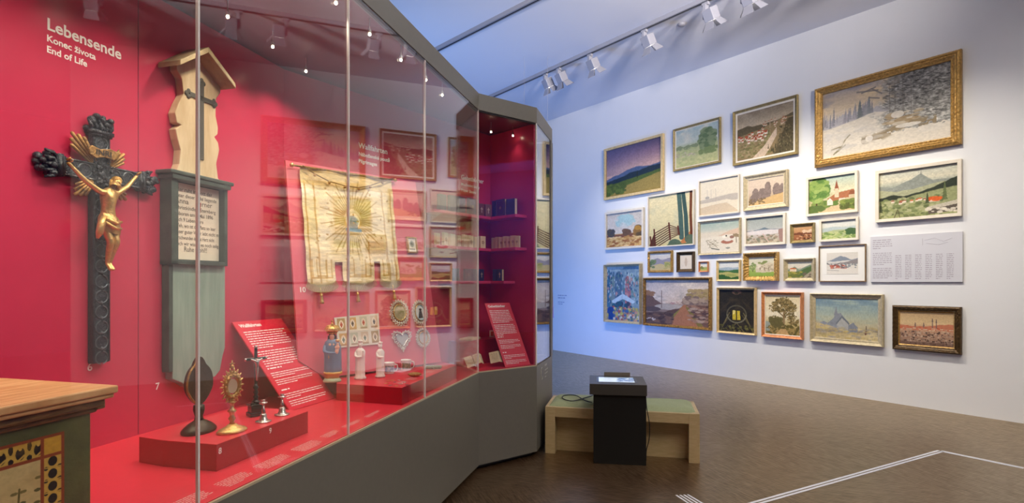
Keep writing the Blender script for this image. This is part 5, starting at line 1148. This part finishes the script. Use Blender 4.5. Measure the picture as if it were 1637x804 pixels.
# mugs
for px,py,lab,cl in((622,597,'white souvenir mug with a dark figure scene, nearer the white statuettes',(90,96,120)),(649,592,'white souvenir mug with a green landscape scene, right of the other mug',(104,116,84))):
    p=at(px,py,ZR2); r=empty('souvenir_mug',(p.x,p.y,ZR2),0.3,lab,'mug','souvenir mugs')
    MB().lathe([(.036,0),(.038,.004),(.038,.078),(.04,.082),(.036,.082),(.034,.01)],n=24).build('cup',tint('white_glazed_china',(228,224,216),.15),r,True)
    mb=MB()
    for i in range(9):
        a0_=-PI/2-.9+i*.2; mb.add([(.0387*math.cos(a0_),.0387*math.sin(a0_),.016),(.0387*math.cos(a0_+.2),.0387*math.sin(a0_+.2),.016),(.0387*math.cos(a0_+.2),.0387*math.sin(a0_+.2),.062),(.0387*math.cos(a0_),.0387*math.sin(a0_),.062)],[(0,1,2,3)])
    mb.build('printed_scene',mat('mug_print_%d'%px,RGB(*cl),.2,c2=RGB(190,180,160),vs=60),r)
    MB().tube([(.038,0,.068),(.058,0,.062),(.062,0,.04),(.055,0,.02),(.037,0,.014)],.005,8).build('handle',tint('white_glazed_china',(228,224,216),.15),r,True)
# medals lying on the board
spots=[(617,613),(624,616),(631,611),(634,617),(641,614),(647,611),(628,608),(650,615),(638,608),(620,609)]
for i,(px,py) in enumerate(spots):
    p=at(px,py,ZR2)
    mb=MB(); mb.lathe([(.011,0),(.0115,.0015),(.009,.002)],(0,0,0),14,sx=1 if i%3 else 1.25); mb.tube([(.012,0,.001),(.016,.001,.001),(.018,0,.001)],.0018,5)
    o=mb.build('pilgrim_medal',M_silver if i%3 else M_goldb,None,True,loc=(p.x,p.y,ZR2)); o.rotation_euler=(0,0,i*.7)
    tag(o,'small %s pilgrim medal lying on the red board in front of the mugs'%('silver' if i%3 else 'gold'),'medal','pilgrim medals on the red board')
# carved oval box (bread-like)
p=at(663,602,ZR2); mb=MB()
mb.ball((0,0,.016),.016,(3.0,1.3,1),18,8)
o=mb.build('carved_roll',mat('carved_pale_wood',RGB(196,156,90),.5,c2=RGB(150,110,56),vs=60,bump=.8,bs=90),None,True,loc=(p.x,p.y,ZR2)); o.rotation_euler=(0,0,.2); tag(o,'small pale brown carved oval roll at the front of the red board','carved object')
# bead ring
p=at(692,589,ZR2); mb=MB()
for i in range(26): a_=2*PI*i/26; mb.ball((.06*math.cos(a_),.032*math.sin(a_),.011+.003*(i%2)),.011,(1,1,1),7,5)
for i in range(12): a_=2*PI*i/12; mb.ball((.035*math.cos(a_),.018*math.sin(a_),.010),.010,(1,1,1),7,5)
o=mb.build('bead_wreath',tint('grey_green_beads',(150,156,140),.3,metal=.2),None,True,loc=(p.x,p.y,ZR2)); tag(o,'small grey bead wreath lying at the right end of the statuette riser','wreath')
# ------------------------------------------------------------------ books
def book(w_,h_,t_,cover,edge='page',emb=None):
    """standing book seen by its cover: local x width, y thickness, z height"""
    r=empty('prayer_book')
    mb=MB(); mb.box((0,-t_/2+.0015,h_/2),(w_,.003,h_)); mb.box((0,t_/2-.0015,h_/2),(w_,.003,h_)); mb.box((-w_/2+.002,0,h_/2),(.004,t_,h_)); mb.build('cover',cover,r,bevel=.001)
    MB().box((.002,0,h_/2),(w_-.008,t_-.006,h_-.006)).build('page_block',tint('page_edges',(206,190,150),.7),r)
    if emb=='cross':
        mb=MB(); mb.box((0,-t_/2-.0005,h_*.5),(.006,.001,h_*.45)); mb.box((0,-t_/2-.0005,h_*.58),(w_*.4,.001,.006)); mb.build('embossed_cross',tint('pale_bone_inlay',(224,206,166),.4),r)
    elif emb=='panel':
        mb=MB()
        for a,b,c,d in((-w_*.38,h_*.1,w_*.38,h_*.1),(-w_*.38,h_*.9,w_*.38,h_*.9),(-w_*.38,h_*.1,-w_*.38,h_*.9),(w_*.38,h_*.1,w_*.38,h_*.9)): mb.bar((a,-t_/2-.0004,b),(c,-t_/2-.0004,d),.001,.003,(0,1,0))
        mb.ball((0,-t_/2,h_*.5),.012,(1,.1,1.3)); mb.build('tooled_border',tint('worn_gilt_tooling',(150,126,84),.4,metal=.4),r)
    elif emb=='flower':
        mb=MB()
        for k in range(5): a_=2*PI*k/5; mb.ball((w_*.15*math.cos(a_),-t_/2,h_*.5+w_*.15*math.sin(a_)),w_*.09,(1,.1,1),6,4)
        mb.bar((0,-t_/2-.0004,h_*.2),(0,-t_/2-.0004,h_*.4),.001,.003,(0,1,0)); mb.build('pressed_ornament',tint('brown_pressed_ornament',(150,116,80),.5),r)
    return r
cov={'navy':tint('navy_book_cloth',(44,50,84),.5,bump=.2,bs=150),'dark':tint('charcoal_leather',(40,36,44),.4,bump=.3,bs=150),'brown':tint('brown_leather',(110,66,50),.45,bump=.2,bs=150),'ivory':tint('ivory_celluloid',(226,208,166),.35,bump=.1,bs=100),'bone':tint('bone_cover',(206,186,146),.4,bump=.1),'teal':tint('blue_grey_leather',(64,80,110),.45,bump=.2),'plum':tint('plum_leather',(70,44,66),.45,bump=.2)}
th2=math.atan2(u2.y,u2.x); th3=math.atan2(u3.y,u3.x)
def place_book(z,seg,s,w_,h_,t_,cv_,emb,lab,grp,rot=0,dep=.10,tilt=0):
    r=book(w_,h_,t_,cov[cv_],emb=emb)
    if seg==2: p=P3v-u2*s+n2*dep; a_=th2
    else: p=P3v+u3*s+n3*dep; a_=th3
    r.location=(p.x,p.y,z+.0005); r.rotation_euler=(0,0,a_+rot); tag(r,lab,'book',grp); return r
g1='dark prayer books on the top shelf'; g2='pale prayer books on the middle shelf'; g3='blue prayer books on the bottom shelf'
T=SH[0][0]
for i,(s,w_,h_,cv_,emb,lab) in enumerate(((.80,.10,.15,'dark',None,'thick charcoal book, left end of the top shelf'),(.67,.10,.155,'dark',None,'charcoal book second from the left on the top shelf'),(.55,.11,.155,'navy',None,'plain navy book on the top shelf beside the glass joint'),(.40,.12,.16,'navy','panel','navy tooled book left of the shelf corner, top shelf'),)):
    place_book(T,2,s,w_,h_,.035,cv_,emb,lab,g1,rot=.15)
for i,(s,w_,h_,cv_,emb,lab) in enumerate(((.255,.075,.125,'brown','cross','small brown book with pale cross, left of the pair on the top shelf'),(.35,.07,.125,'brown','cross','small brown book with pale cross, right of the pair on the top shelf'))):
    pass
place_book(T,2,.265,.075,.125,.03,'brown','cross','small brown book with pale cross, left one of the pair on the top shelf',g1,rot=-.1)
place_book(T,2,.175,.07,.125,.03,'brown','cross','small brown book with pale cross, right one of the pair on the top shelf',g1,rot=-.4,dep=.115)
for s,w_,h_,cv_,emb,lab in((.165,.05,.165,'navy',None,'thin tall navy book right of the brown pair on the top shelf'),(.26,.13,.17,'plum','panel','largest plum book with gilt border on the top shelf'),(.405,.12,.16,'teal',None,'blue-grey book at the right end of the top shelf')):
    place_book(T,3,s,w_,h_,.035,cv_,emb,lab,g1,dep=.09)
T=SH[1][0]; n=0
labs=['pale ivory book at the far left of the middle shelf','second ivory book from the left on the middle shelf','third ivory book from the left on the middle shelf','fourth ivory book from the left on the middle shelf','fifth ivory book from the left on the middle shelf','sixth ivory book from the left on the middle shelf','seventh ivory book from the left on the middle shelf','eighth ivory book from the left on the middle shelf']
for i,s in enumerate((.86,.76,.67,.585,.50,.42,.335,.245)):
    place_book(T,2,s,.062+.012*(i%3),.108+.006*((i*2)%3),.026,'ivory' if i%3 else 'bone','flower' if i%2 else None,labs[i],g2,rot=.25 if i<6 else -.1)
labs3=['bone coloured clasped book just right of the shelf corner, middle shelf','second bone book right of the shelf corner, middle shelf','third ivory book right of the shelf corner, middle shelf','fourth ivory book right of the shelf corner, middle shelf','fifth ivory book right of the shelf corner, middle shelf','ivory book with pressed flower, second from the right end, middle shelf','ivory book with pressed ornament at the right end of the middle shelf']
for i,s in enumerate((.155,.21,.265,.32,.375,.43,.485)):
    place_book(T,3,s,.05+.004*(i%3),.112+.005*(i%2),.026,'bone' if i<2 else 'ivory','flower' if i>1 else None,labs3[i],g2,dep=.09,rot=.3)
T=SH[2][0]
for i,(seg,s,w_,cv_,emb,lab) in enumerate(((2,.62,.07,'dark',None,'black book at the left end of the bottom shelf'),(2,.46,.09,'plum','panel','purple tooled book on the bottom shelf'),(2,.36,.07,'navy',None,'plain navy book in the middle of the bottom shelf'),(2,.27,.08,'navy','cross','navy book with a cross left of the corner, bottom shelf'),(3,.19,.06,'teal',None,'blue-grey book right of the corner on the bottom shelf'),(3,.26,.06,'teal','cross','blue-grey book with a cross at the right end of the bottom shelf'))):
    place_book(T,seg,s,w_,.115,.03,cv_,emb,lab,g3,rot=.1)
# open booklets on the floor of the case near the angled glass
M_page=mat('cream_page',RGB(228,216,180),.6,c2=RGB(206,190,148),vs=12)
def open_booklet(loc,rz,ang,w_,h_,tilt,label):
    r=empty('open_booklet',loc,0,label,'book','open booklets in the corner of the case'); r.rotation_euler=(tilt,0,rz)
    for s_ in(-1,1):
        mb=MB(); c=math.cos(ang); sn=math.sin(ang); q=[(0,0,0),(s_*w_*c,w_*sn,0),(s_*w_*c,w_*sn,h_),(0,0,h_)]; q2=[(x,y-.004,z) for x,y,z in q]
        mb.add(q+q2,[(0,1,2,3),(7,6,5,4),(0,4,5,1),(1,5,6,2),(2,6,7,3),(3,7,4,0)]); mb.build('page',M_page,r)
        mb=MB(); bars(mb,.01,h_*.78,w_-.02,6,.011,lambda a,b,s_=s_:(s_*a*c,a*sn-.0048,b),int(rz*100)+s_,.9); mb.build('page_print',tint('grey_page_print',(160,146,116),.7),r)
    return r
p=at(754,585,ZP+.05); open_booklet((-.33,4.88,ZP+.045),1.0,.5,.07,.10,-.5,'open cream booklet tilted beside the glass corner, nearer one')
open_booklet((-.115,5.10,ZP+.05),.35,.45,.085,.11,-.55,'open cream booklet with faint drawing, right of the glass corner')
open_booklet((-.28,5.05,ZP+.05),.6,.7,.06,.1,-.6,'open cream booklet standing between the two tilted ones')
for i,(px,py,rz,lab) in enumerate(((722,546,.3,'flat open pale book lying on the rear riser, uppermost'),(705,557,.1,'small closed pale booklet lying left on the statuette riser'))):
    z=1.101 if i==0 else ZR2
    if i==0: c=P3v-u2*.42+n2*.1
    else: c=V(-.745,4.70,0)
    r=empty('lying_book',(c.x,c.y,z),th2+rz,lab,'book','pale books lying flat in the case')
    if i==0:
        for s_ in(-1,1): MB().box((s_*.052,0,.010),(.10,.13,.018)).build('page_block',M_page,r,bevel=.005)
        MB().box((0,0,.001),(.215,.138,.002)).build('cover',cov['bone'],r)
    else: MB().box((0,0,.010),(.085,.06,.014)).build('page_block',M_page,r,bevel=.004); MB().box((0,0,.0015),(.09,.064,.003)).build('cover',cov['bone'],r)
c=P3v-u2*.12+n2*.12
r=empty('holy_card',(c.x,c.y,1.101),th2-.4,'small red and white printed card standing on the rear corner riser','card')
MB().box((0,0,.035),(.05,.006,.068)).build('card',tint('white_card',(226,222,204),.6),r); MB().box((.002,-.0045,.036),(.032,.002,.045)).build('printed_picture',tint('orange_red_print',(206,90,54),.5),r)
# ------------------------------------------------------------------ pendants inside the case
bulbs=[(364,27),(436,75),(489,114),(537,5),(591,55),(641,96),(681,128),(707,152),(785,211),(820,217)]
extra=[(-.38*1,0),( -.76,0)]
def hz(px,py,z=3.08): return hitz(px,py,z)
places=[(hz(*b),i<3) for i,b in enumerate(bulbs)]
d0=(places[1][0]-places[0][0]); d1=(places[4][0]-places[3][0])
for k in(1,2,3,4,5): places.append((places[0][0]-d0*k,True))
for k in(1,2,3,4): places.append((places[3][0]-d1*k,False))
import itertools
names={0:'inner row pendant above the roofed grave marker',1:'inner row pendant left of the banner board',2:'inner row pendant nearest the banner',3:'front row pendant beside the second glass joint',4:'front row pendant second from that joint',5:'front row pendant above the large lettering',6:'front row pendant beside the third glass joint',7:'front row pendant nearest the case corner',8:'left pendant of the two above the book shelves',9:'right pendant of the two above the book shelves'}
M_rod=tint('brushed_steel_rod',(214,210,200),.3,metal=.5)
proto=None
for i,(p,inner) in enumerate(places):
    r=empty('pendant_spot',(p.x,p.y,3.08),0,('small steel pendant lamp in the case, '+names[i]) if i in names else 'small steel pendant lamp in the case ceiling above the chest end','lamp','pendant lamps inside the case')
    if proto is None:
        MB().tube([(0,0,.012),(0,0,ZT+.01-3.08)],.003,6).build('rod',M_rod,r); MB().lathe([(.009,.008),(.011,.014),(.008,.03),(.004,.034)],n=12).build('housing',M_rod,r,True); MB().ball((0,0,0),.0085).build('bulb',M_bulb,r,True); proto=r
    else:
        for c_ in proto.children: q_=c_.copy(); COL.objects.link(q_); q_.parent=r
    tgt=V(p.x,p.y,0)+(-nA*.55 if not inner else -nA*.30)+V(0,0,1.2)
    if p.y>3.1: tgt.z=1.3
    if i in(8,9): tgt=V(p.x+.02,p.y-.05,.9)
    pw=16 if i not in(8,9) else 1.3
    if p.y<3.1: pw=14
    if p.x<-2.3 or p.y<.2: pw=9
    lamp('pendant_light','SPOT',(p.x,p.y,3.055),pw,(1,.87,.70),target=tgt,spot_size=math.radians(120 if p.y<3.1 else (122 if i not in(8,9) else 100)),spot_blend=1.0,shadow_soft_size=.022)
# ------------------------------------------------------------------ ceiling tracks and spotlights
def track(a,b,label):
    r=empty('lighting_track',((a[0]+b[0])/2,(a[1]+b[1])/2,0),0,label,'lighting track','white ceiling lighting tracks'); o=r.location.copy()
    za=zc(a[1])-.001; zb_=zc(b[1])-.001
    MB().bar(V(a[0],a[1],za-.03)-o,V(b[0],b[1],zb_-.03)-o,.075,.058).build('rail',M_metalw,r)
    mb=MB(); 
    MB().bar(V(a[0],a[1],za-.061)-o,V(b[0],b[1],zb_-.061)-o,.022,.004).build('rail_slot',tint('black_rail_slot',(30,30,34),.5),r)
    return r
ta=hitz(793,155.7,5.50); tb=hitz(1128,1.7,5.44); td=(tb-ta); td.z=0; tdn=td.normalized()
track(ta-tdn*1.5,tb+tdn*4,'long white ceiling track parallel to the picture wall, carrying the spotlights')
t1=hitz(702,81.4,5.46); t2=hitz(858,1,5.43); dd=(t2-t1); dd.z=0; dn=dd.normalized(); track(t1-dn*3,t2+dn*5,'white ceiling track nearer the display case, without spotlights in view')
def spot(px,py,label,on=True,aim=None,lit=True,energy=260,open_=1.0,kk=None):
    # hang point on the track line, matched to pixel column
    r_=ray(px,py); s=((px-CX)/F); # solve ta + t*td : x/y = s
    k=(s*ta.y-ta.x)/(td.x-s*td.y) if kk is None else kk; base=ta+td*k; base.z=zc(base.y)-.070
    if aim is None: aim=base+nW*2.2+uW*.2; aim=V(aim.x,aim.y,1.35)
    r=empty('track_spotlight',base,0,label,'spotlight','white barn-door spotlights on the long ceiling track')
    MB().box((0,0,-.02),(.1,.045,.04),rz=math.atan2(td.y,td.x)).build('adaptor',M_metalw,r,bevel=.004)
    MB().box((0,0,-.13),(.05,.075,.2),rz=math.atan2(td.y,td.x)).build('arm',M_metalw,r,bevel=.006)
    hd=empty_part=bpy.data.objects.new('head',None)
    d=(aim-(base+V(0,0,-.2))).normalized(); sd=d.cross(V(0,0,1)).normalized(); up=sd.cross(d); side=.09
    o=V(0,0,-.2)+sd*side
    Rm=Matrix((sd,-up,-d)).transposed()   # local -z is the beam
    Rm=Matrix(((sd.x,up.x,-d.x),(sd.y,up.y,-d.y),(sd.z,up.z,-d.z)))
    def T(p): return o+Rm@V(*p)
    mb=MB(); 
    hv=[T((x,y,z)) for z in(-.07,.09) for x,y in((-.075,-.075),(.075,-.075),(.075,.075),(-.075,.075))]
    mb.add(hv,[(3,2,1,0),(4,5,6,7),(0,1,5,4),(1,2,6,5),(2,3,7,6),(3,0,4,7)]); mb.build('housing',M_metalw,r,bevel=.008)
    mb=MB(); mb.add([T((x,y,-.072)) for x,y in((-.06,-.06),(.06,-.06),(.06,.06),(-.06,.06))],[(0,1,2,3)]); mb.build('lens',M_lens if lit else tint('unlit_lens',(190,190,196),.2),r)
    for k_,(ax_) in enumerate(((1,0),(-1,0),(0,1),(0,-1))):
        c=V(ax_[0]*.075,ax_[1]*.075,-.072); ou=V(ax_[0]*.62,ax_[1]*.62,-.78).normalized()*.12*open_; lt=V(ax_[1],ax_[0],0)
        q=[T(c+lt*.06),T(c-lt*.06),T(c-lt*.085+ou),T(c+lt*.085+ou)]; th=Rm@V(ax_[0],ax_[1],.2)*.003
        mb=MB(); mb.add([*q]+[x+th for x in q],[(0,1,2,3),(7,6,5,4),(0,4,5,1),(1,5,6,2),(2,6,7,3),(3,7,4,0)]); mb.build('barn_door',M_metalw,r)
    if on:
        lp=base+T((0,0,-.1)); lamp('spot_beam','SPOT',tuple(lp),energy,(1,.93,.82),target=aim,spot_size=math.radians(84),spot_blend=1.0,shadow_soft_size=.07)
    return r
E0=255
spot(872,110,'farthest barn-door spotlight on the long ceiling track',energy=E0*.9)
spot(893,100,'second farthest spotlight on the long track, dim and close to the farthest',on=False,lit=False)
spot(943,85,'third spotlight from the far end of the long track, brightly lit',energy=E0)
spot(1030,48,'fourth spotlight from the far end of the long track, seen from its side',energy=E0)
spot(1128,5,'nearest spotlight in view on the long ceiling track',energy=E0)
for k,e,lb in((1.11,E0,'spotlight cut by the top edge of the view, nearest on the long track'),(1.37,E0,'spotlight past the top edge of the view, seen mirrored in the case glass'),(1.49,0,'unlit spotlight seen only mirrored in the case glass'),(1.8,E0*.45,'last spotlight of the long track beyond the right edge of the view')):
    spot(0,0,lb,energy=e,kk=k,on=e>0,lit=e>0)
# smoke detector
p=hitz(1090,39,5.5); 
o=MB().lathe([(.06,0),(.06,-.02),(.04,-.035),(.0,-.036)],n=16).build('smoke_detector',M_metalw,None,True,loc=(p.x,p.y,zc(p.y))); tag(o,'small round white smoke detector on the ceiling right of the long track','smoke detector')
hc=hit(880,440,(0,9.5,0),(0,1,0))
hg=empty('hanging_cloth',(hc.x,9.5,1.06),0,'pale lilac cloth hanging in blue light just beyond the end of the case','cloth')
mb=MB(); N=16
for j in range(13):
    for i in range(N+1):
        u=i/N; v=j/12; x=-.5+.5*u+.055*(1-v)*u+.0; mb.v.append((x,.02*math.sin(u*16+v)+.01*math.sin(u*31),1.36*v-.02*math.cos(u*6)*(1-v)))
for j in range(12):
    for i in range(N): a=j*(N+1)+i; mb.f.append((a,a+1,a+N+2,a+N+1))
ob=mb.build('fabric',tint('lilac_cloth',(206,190,226),.8),hg,True); sd_=ob.modifiers.new('thick','SOLIDIFY'); sd_.thickness=.004
MB().tube([(-.52,0,1.37),(.02,0,1.37)],.01,8).build('hanging_bar',M_metalw,hg)
for x in(-.45,-.05): MB().tube([(x,0,1.37),(x,0,zc(9.5)-1.06)],.002,5).build('suspension_wire',M_metalw,hg)
o=V(B1[0],B1[1],0)+cd*.15-cn*.0055
mb=MB(); f=lambda a,b:tuple(o+cd*a+V(0,0,.80+b)); bars(mb,.22,0,.26,1,.03,f,3,hh=.7); mb.build('case_lettering',tint('pale_print',(190,186,176),.6),case)
for k in range(3):
    mb=MB(); bars(mb,.22,-.045-k*.035,.26-.05*k,1,.02,f,5+k,hh=.6); mb.build('case_lettering',tint('pale_print',(190,186,176),.6),case)
mb=MB(); mb.tube([f(.08+.05*math.cos(t),-.05+.06*math.sin(t)) for t in np.linspace(.6,5.6,16)],.0025,5); mb.tube([f(.08+.03*math.cos(t),-.05+.035*math.sin(t)) for t in np.linspace(2.2,4.0,8)],.002,5); mb.build('case_emblem',tint('pale_print',(190,186,176),.6),case)
# ------------------------------------------------------------------ bench and kiosk
bf0=hitz(871.5,724.3,0); bf1=hitz(1118.7,741.2,0); bd=(bf1-bf0); bl_len=bd.length; ba=math.atan2(bd.y,bd.x)
be=empty('museum_bench',bf0,ba,'pale oak box bench with green padded seat, behind the black touchscreen stand','bench')
M_oak=mat('pale_oak_veneer',RGB(204,180,136),.5,c2=RGB(188,162,116),vs=10,stretch=(1,1,9),bump=.05)
BH=.452; BD=.56; W_=bl_len
mb=MB(); mb.box((W_/2,BD/2,BH-.05),(W_-.19,BD,.095)); mb.build('seat_frame',M_oak,be,bevel=.003)
MB().box((.0475,BD/2,BH/2-.001),(.095,BD,BH)).build('leg_panel',M_oak,be,bevel=.003); MB().box((W_-.0475,BD/2,BH/2-.001),(.095,BD,BH)).build('leg_panel',M_oak,be,bevel=.003)
MB().box((W_/2,.14,(BH-.1)/2),(W_-.19,.02,BH-.1)).build('inner_panel',M_oak,be)
mb=MB(); nx_,ny_=30,12
for j in range(ny_+1):
    for i in range(nx_+1):
        x=.03+(W_-.06)*i/nx_; y=.03+(BD-.06)*j/ny_; e=min(i,nx_-i,j*1.2,(ny_-j)*1.2)
        mb.v.append((x,y,BH-.002+.038*min(1,(e/2.0))**.5 + (.0 if e<=0 else .004*math.sin(i*.7)*math.sin(j*.9))))
for j in range(ny_):
    for i in range(nx_): a=j*(nx_+1)+i; mb.f.append((a,a+1,a+nx_+2,a+nx_+1))
mb.build('seat_pad',mat('green_grey_felt',RGB(160,168,128),.85,var=.06,vs=60,bump=.2,bs=250),be,True)
k0=hitz(948.7,740.7,0); k1=hitz(1033,744,0); kd=k1-k0; ka=math.atan2(kd.y,kd.x)-.02; kw=kd.length
ki=empty('touchscreen_stand',k0,ka,'black box-shaped touchscreen stand with lit tilted screen in front of the bench','information kiosk')
M_kb=tint('charcoal_laminate',(17,16,16),.5,var=.05,vs=20); KH=.735
MB().box((kw/2,.075,(KH-.1)/2),(kw,.145,KH-.1)).build('column',M_kb,ki,bevel=.002)
hdv=MB(); x0_,x1_=-.035,kw+.005; zb0=KH-.105
hdv.add([(x0_,-.02,zb0),(x1_,-.02,zb0),(x1_,.39,zb0),(x0_,.39,zb0),(x0_,-.02,KH-.006),(x1_,-.02,KH-.006),(x1_,.39,KH+.004),(x0_,.39,KH+.004)],[(3,2,1,0),(4,5,6,7),(0,1,5,4),(1,2,6,5),(2,3,7,6),(3,0,4,7)]); hdv.build('console_box',tint('charcoal_console',(70,66,62),.35),ki,bevel=.003)
scx=(x0_+x1_)/2
sl=.01/.41
def kz(y): return KH-.006+(y+.02)*sl
mb=MB(); mb.add([(scx-.19,.06,kz(.06)+.0015),(scx+.175,.06,kz(.06)+.0015),(scx+.175,.31,kz(.31)+.0015),(scx-.19,.31,kz(.31)+.0015)],[(0,1,2,3)]); mb.build('screen_bezel',tint('black_bezel',(16,16,20),.2),ki)
c=Cv(60,30,(214,226,238),61); c.dabs(.55,.1,1,.9,60,[(70,110,170),(120,150,190),(40,70,120)],.05); c.mix((c.v<.15)*.8,(160,180,200)); c.dabs(.1,.3,.5,.8,20,[(190,196,206)],.04)
ms=bpy.data.materials.new('lit_screen'); ms.use_nodes=True; nt=ms.node_tree; b=nt.nodes['Principled BSDF']; a=nt.nodes.new('ShaderNodeAttribute'); a.attribute_name='pigment'; nt.links.new(a.outputs[0],b.inputs['Emission Color']); b.inputs['Emission Strength'].default_value=1.0; b.inputs['Base Color'].default_value=(.02,.02,.02,1); b.inputs['Roughness'].default_value=.1
canvas_mesh('screen',c,0,0,ms,ki,mapf=lambda u,v:(scx-.17+.325*u,.075+.22*v,kz(.075+.22*v)+.003))
MB().box((scx+.01,.40,KH+.012),(.25,.012,.05)).build('rear_ledge',tint('taupe_ledge',(128,118,104),.5),ki,bevel=.002)
# cables
def cable(pts,name,label,r=.005):
    P=[V(*p) for p in pts]; out=[]
    for i in range(len(P)-1):
        p0=P[max(0,i-1)];p1=P[i];p2=P[i+1];p3=P[min(len(P)-1,i+2)]
        for k in range(8):
            t=k/8; out.append(.5*((2*p1)+(p2-p0)*t+(2*p0-5*p1+4*p2-p3)*t*t+(-p0+3*p1-3*p2+p3)*t**3))
    out.append(P[-1]); o=out[0].copy(); mb=MB().tube([p-o for p in out],r,7); ob=mb.build(name,tint('black_cable',(18,18,20),.5),None,True,loc=o); tag(ob,label,'cable'); return ob
zb=BH+.050
pp=[hitz(948,632,BH+.06),hitz(935,636,zb),hitz(915,641,zb),hitz(900,637,zb),hitz(902,632,zb),hitz(920,632,zb),hitz(935,640,zb),hitz(946,643,zb)]
cable(pp,'power_cable','thin black cable looped on the left half of the bench seat')
kx=Matrix.Rotation(ka,3,'Z')
def kp_(x,y,z): return V(*k0)+kx@V(x,y,z)
cable([kp_(kw+.006,.10,.60),kp_(kw+.012,.08,.50),kp_(kw+.035,.06,.35),kp_(kw+.03,.06,.22),kp_(kw+.008,.07,.12),kp_(kw+.006,.08,.02)],'power_cable','thin black cable hanging down the right side of the touchscreen stand',.004)
# ------------------------------------------------------------------ floor marking lines
M_tape=tint('pale_grey_floor_inlay',(236,236,238),.5)
def fline(a,b,n,gap,wd,label,grp):
    A=hitz(*a,0);B=hitz(*b,0); d=(B-A).normalized(); s_=V(-d.y,d.x,0)
    o0=A
    mb=MB()
    for k in range(n):
        q=s_*((k-(n-1)/2)*gap); p=[A+q-s_*wd/2,B+q-s_*wd/2,B+q+s_*wd/2,A+q+s_*wd/2]; mb.prism([(x.x-o0.x,x.y-o0.y) for x in p],0,.0015)
    o=mb.build('floor_marking',M_tape,None,loc=(o0.x,o0.y,.0003)); tag(o,label,'floor marking','pale lines on the dark floor')
fline((1120,829),(1504,721),2,.036,.022,'long pale double floor line running from the front to the corner','')
fline((1504,721),(1637,748.5),2,.030,.020,'pale double floor line going from the corner to the right edge of the view','')
fline((1081,791.5),(1112,812),1,.03,.016,'leftmost of four short pale floor stripes near the bottom edge','')
for i,dx in enumerate((6.3,12.2,18)): fline((1081+dx,791.5-.5*i),(1112+dx*1.2,812-.5*i),1,.03,.016,'%s of four short pale floor stripes near the bottom edge'%('second from left','third from left','rightmost')[i],'')

# ------------------------------------------------------------------ deeper part levels
SUB={'liner':'frame','barn_door':'housing','lens':'housing','handle':'cup','printed_scene':'cup','rail_slot':'rail','rim':'picture_plate','rod_finial':'hanging_rod','cord_knot':'cord','screen':'console_box','screen_bezel':'console_box','number_print':'riser_block','riser_top':'riser_block','cloak_hem':'cloak','crown_beads':'crown','fingers':'corpus','loincloth':'corpus','hair':'corpus','face_features':'corpus','scroll_lettering':'scroll','paragraph':'board','heading':'board','text_column':'board','map_line':'board','inscription':'inscription_sheet','red_ornament':'inscription_sheet','painted_cross':'upper_board','end_cleat':'lid','devotional_card':'sheet','embossed_cross':'cover','tooled_border':'cover','pressed_ornament':'cover','printed_picture':'card'}
bs_=lambda o:o.name.split('.')[0]
for root in [o for o in list(COL.objects) if o.parent is None and o.type=='EMPTY']:
    kids=list(root.children)
    for ch in kids:
        want=SUB.get(bs_(ch))
        if not want: continue
        for q_ in kids:
            if bs_(q_)==want and q_ is not ch and q_.location.length<1e-6 and q_.parent is root:
                if want=='corpus': ch.scale=(1,1,1)
                ch.parent=q_; break
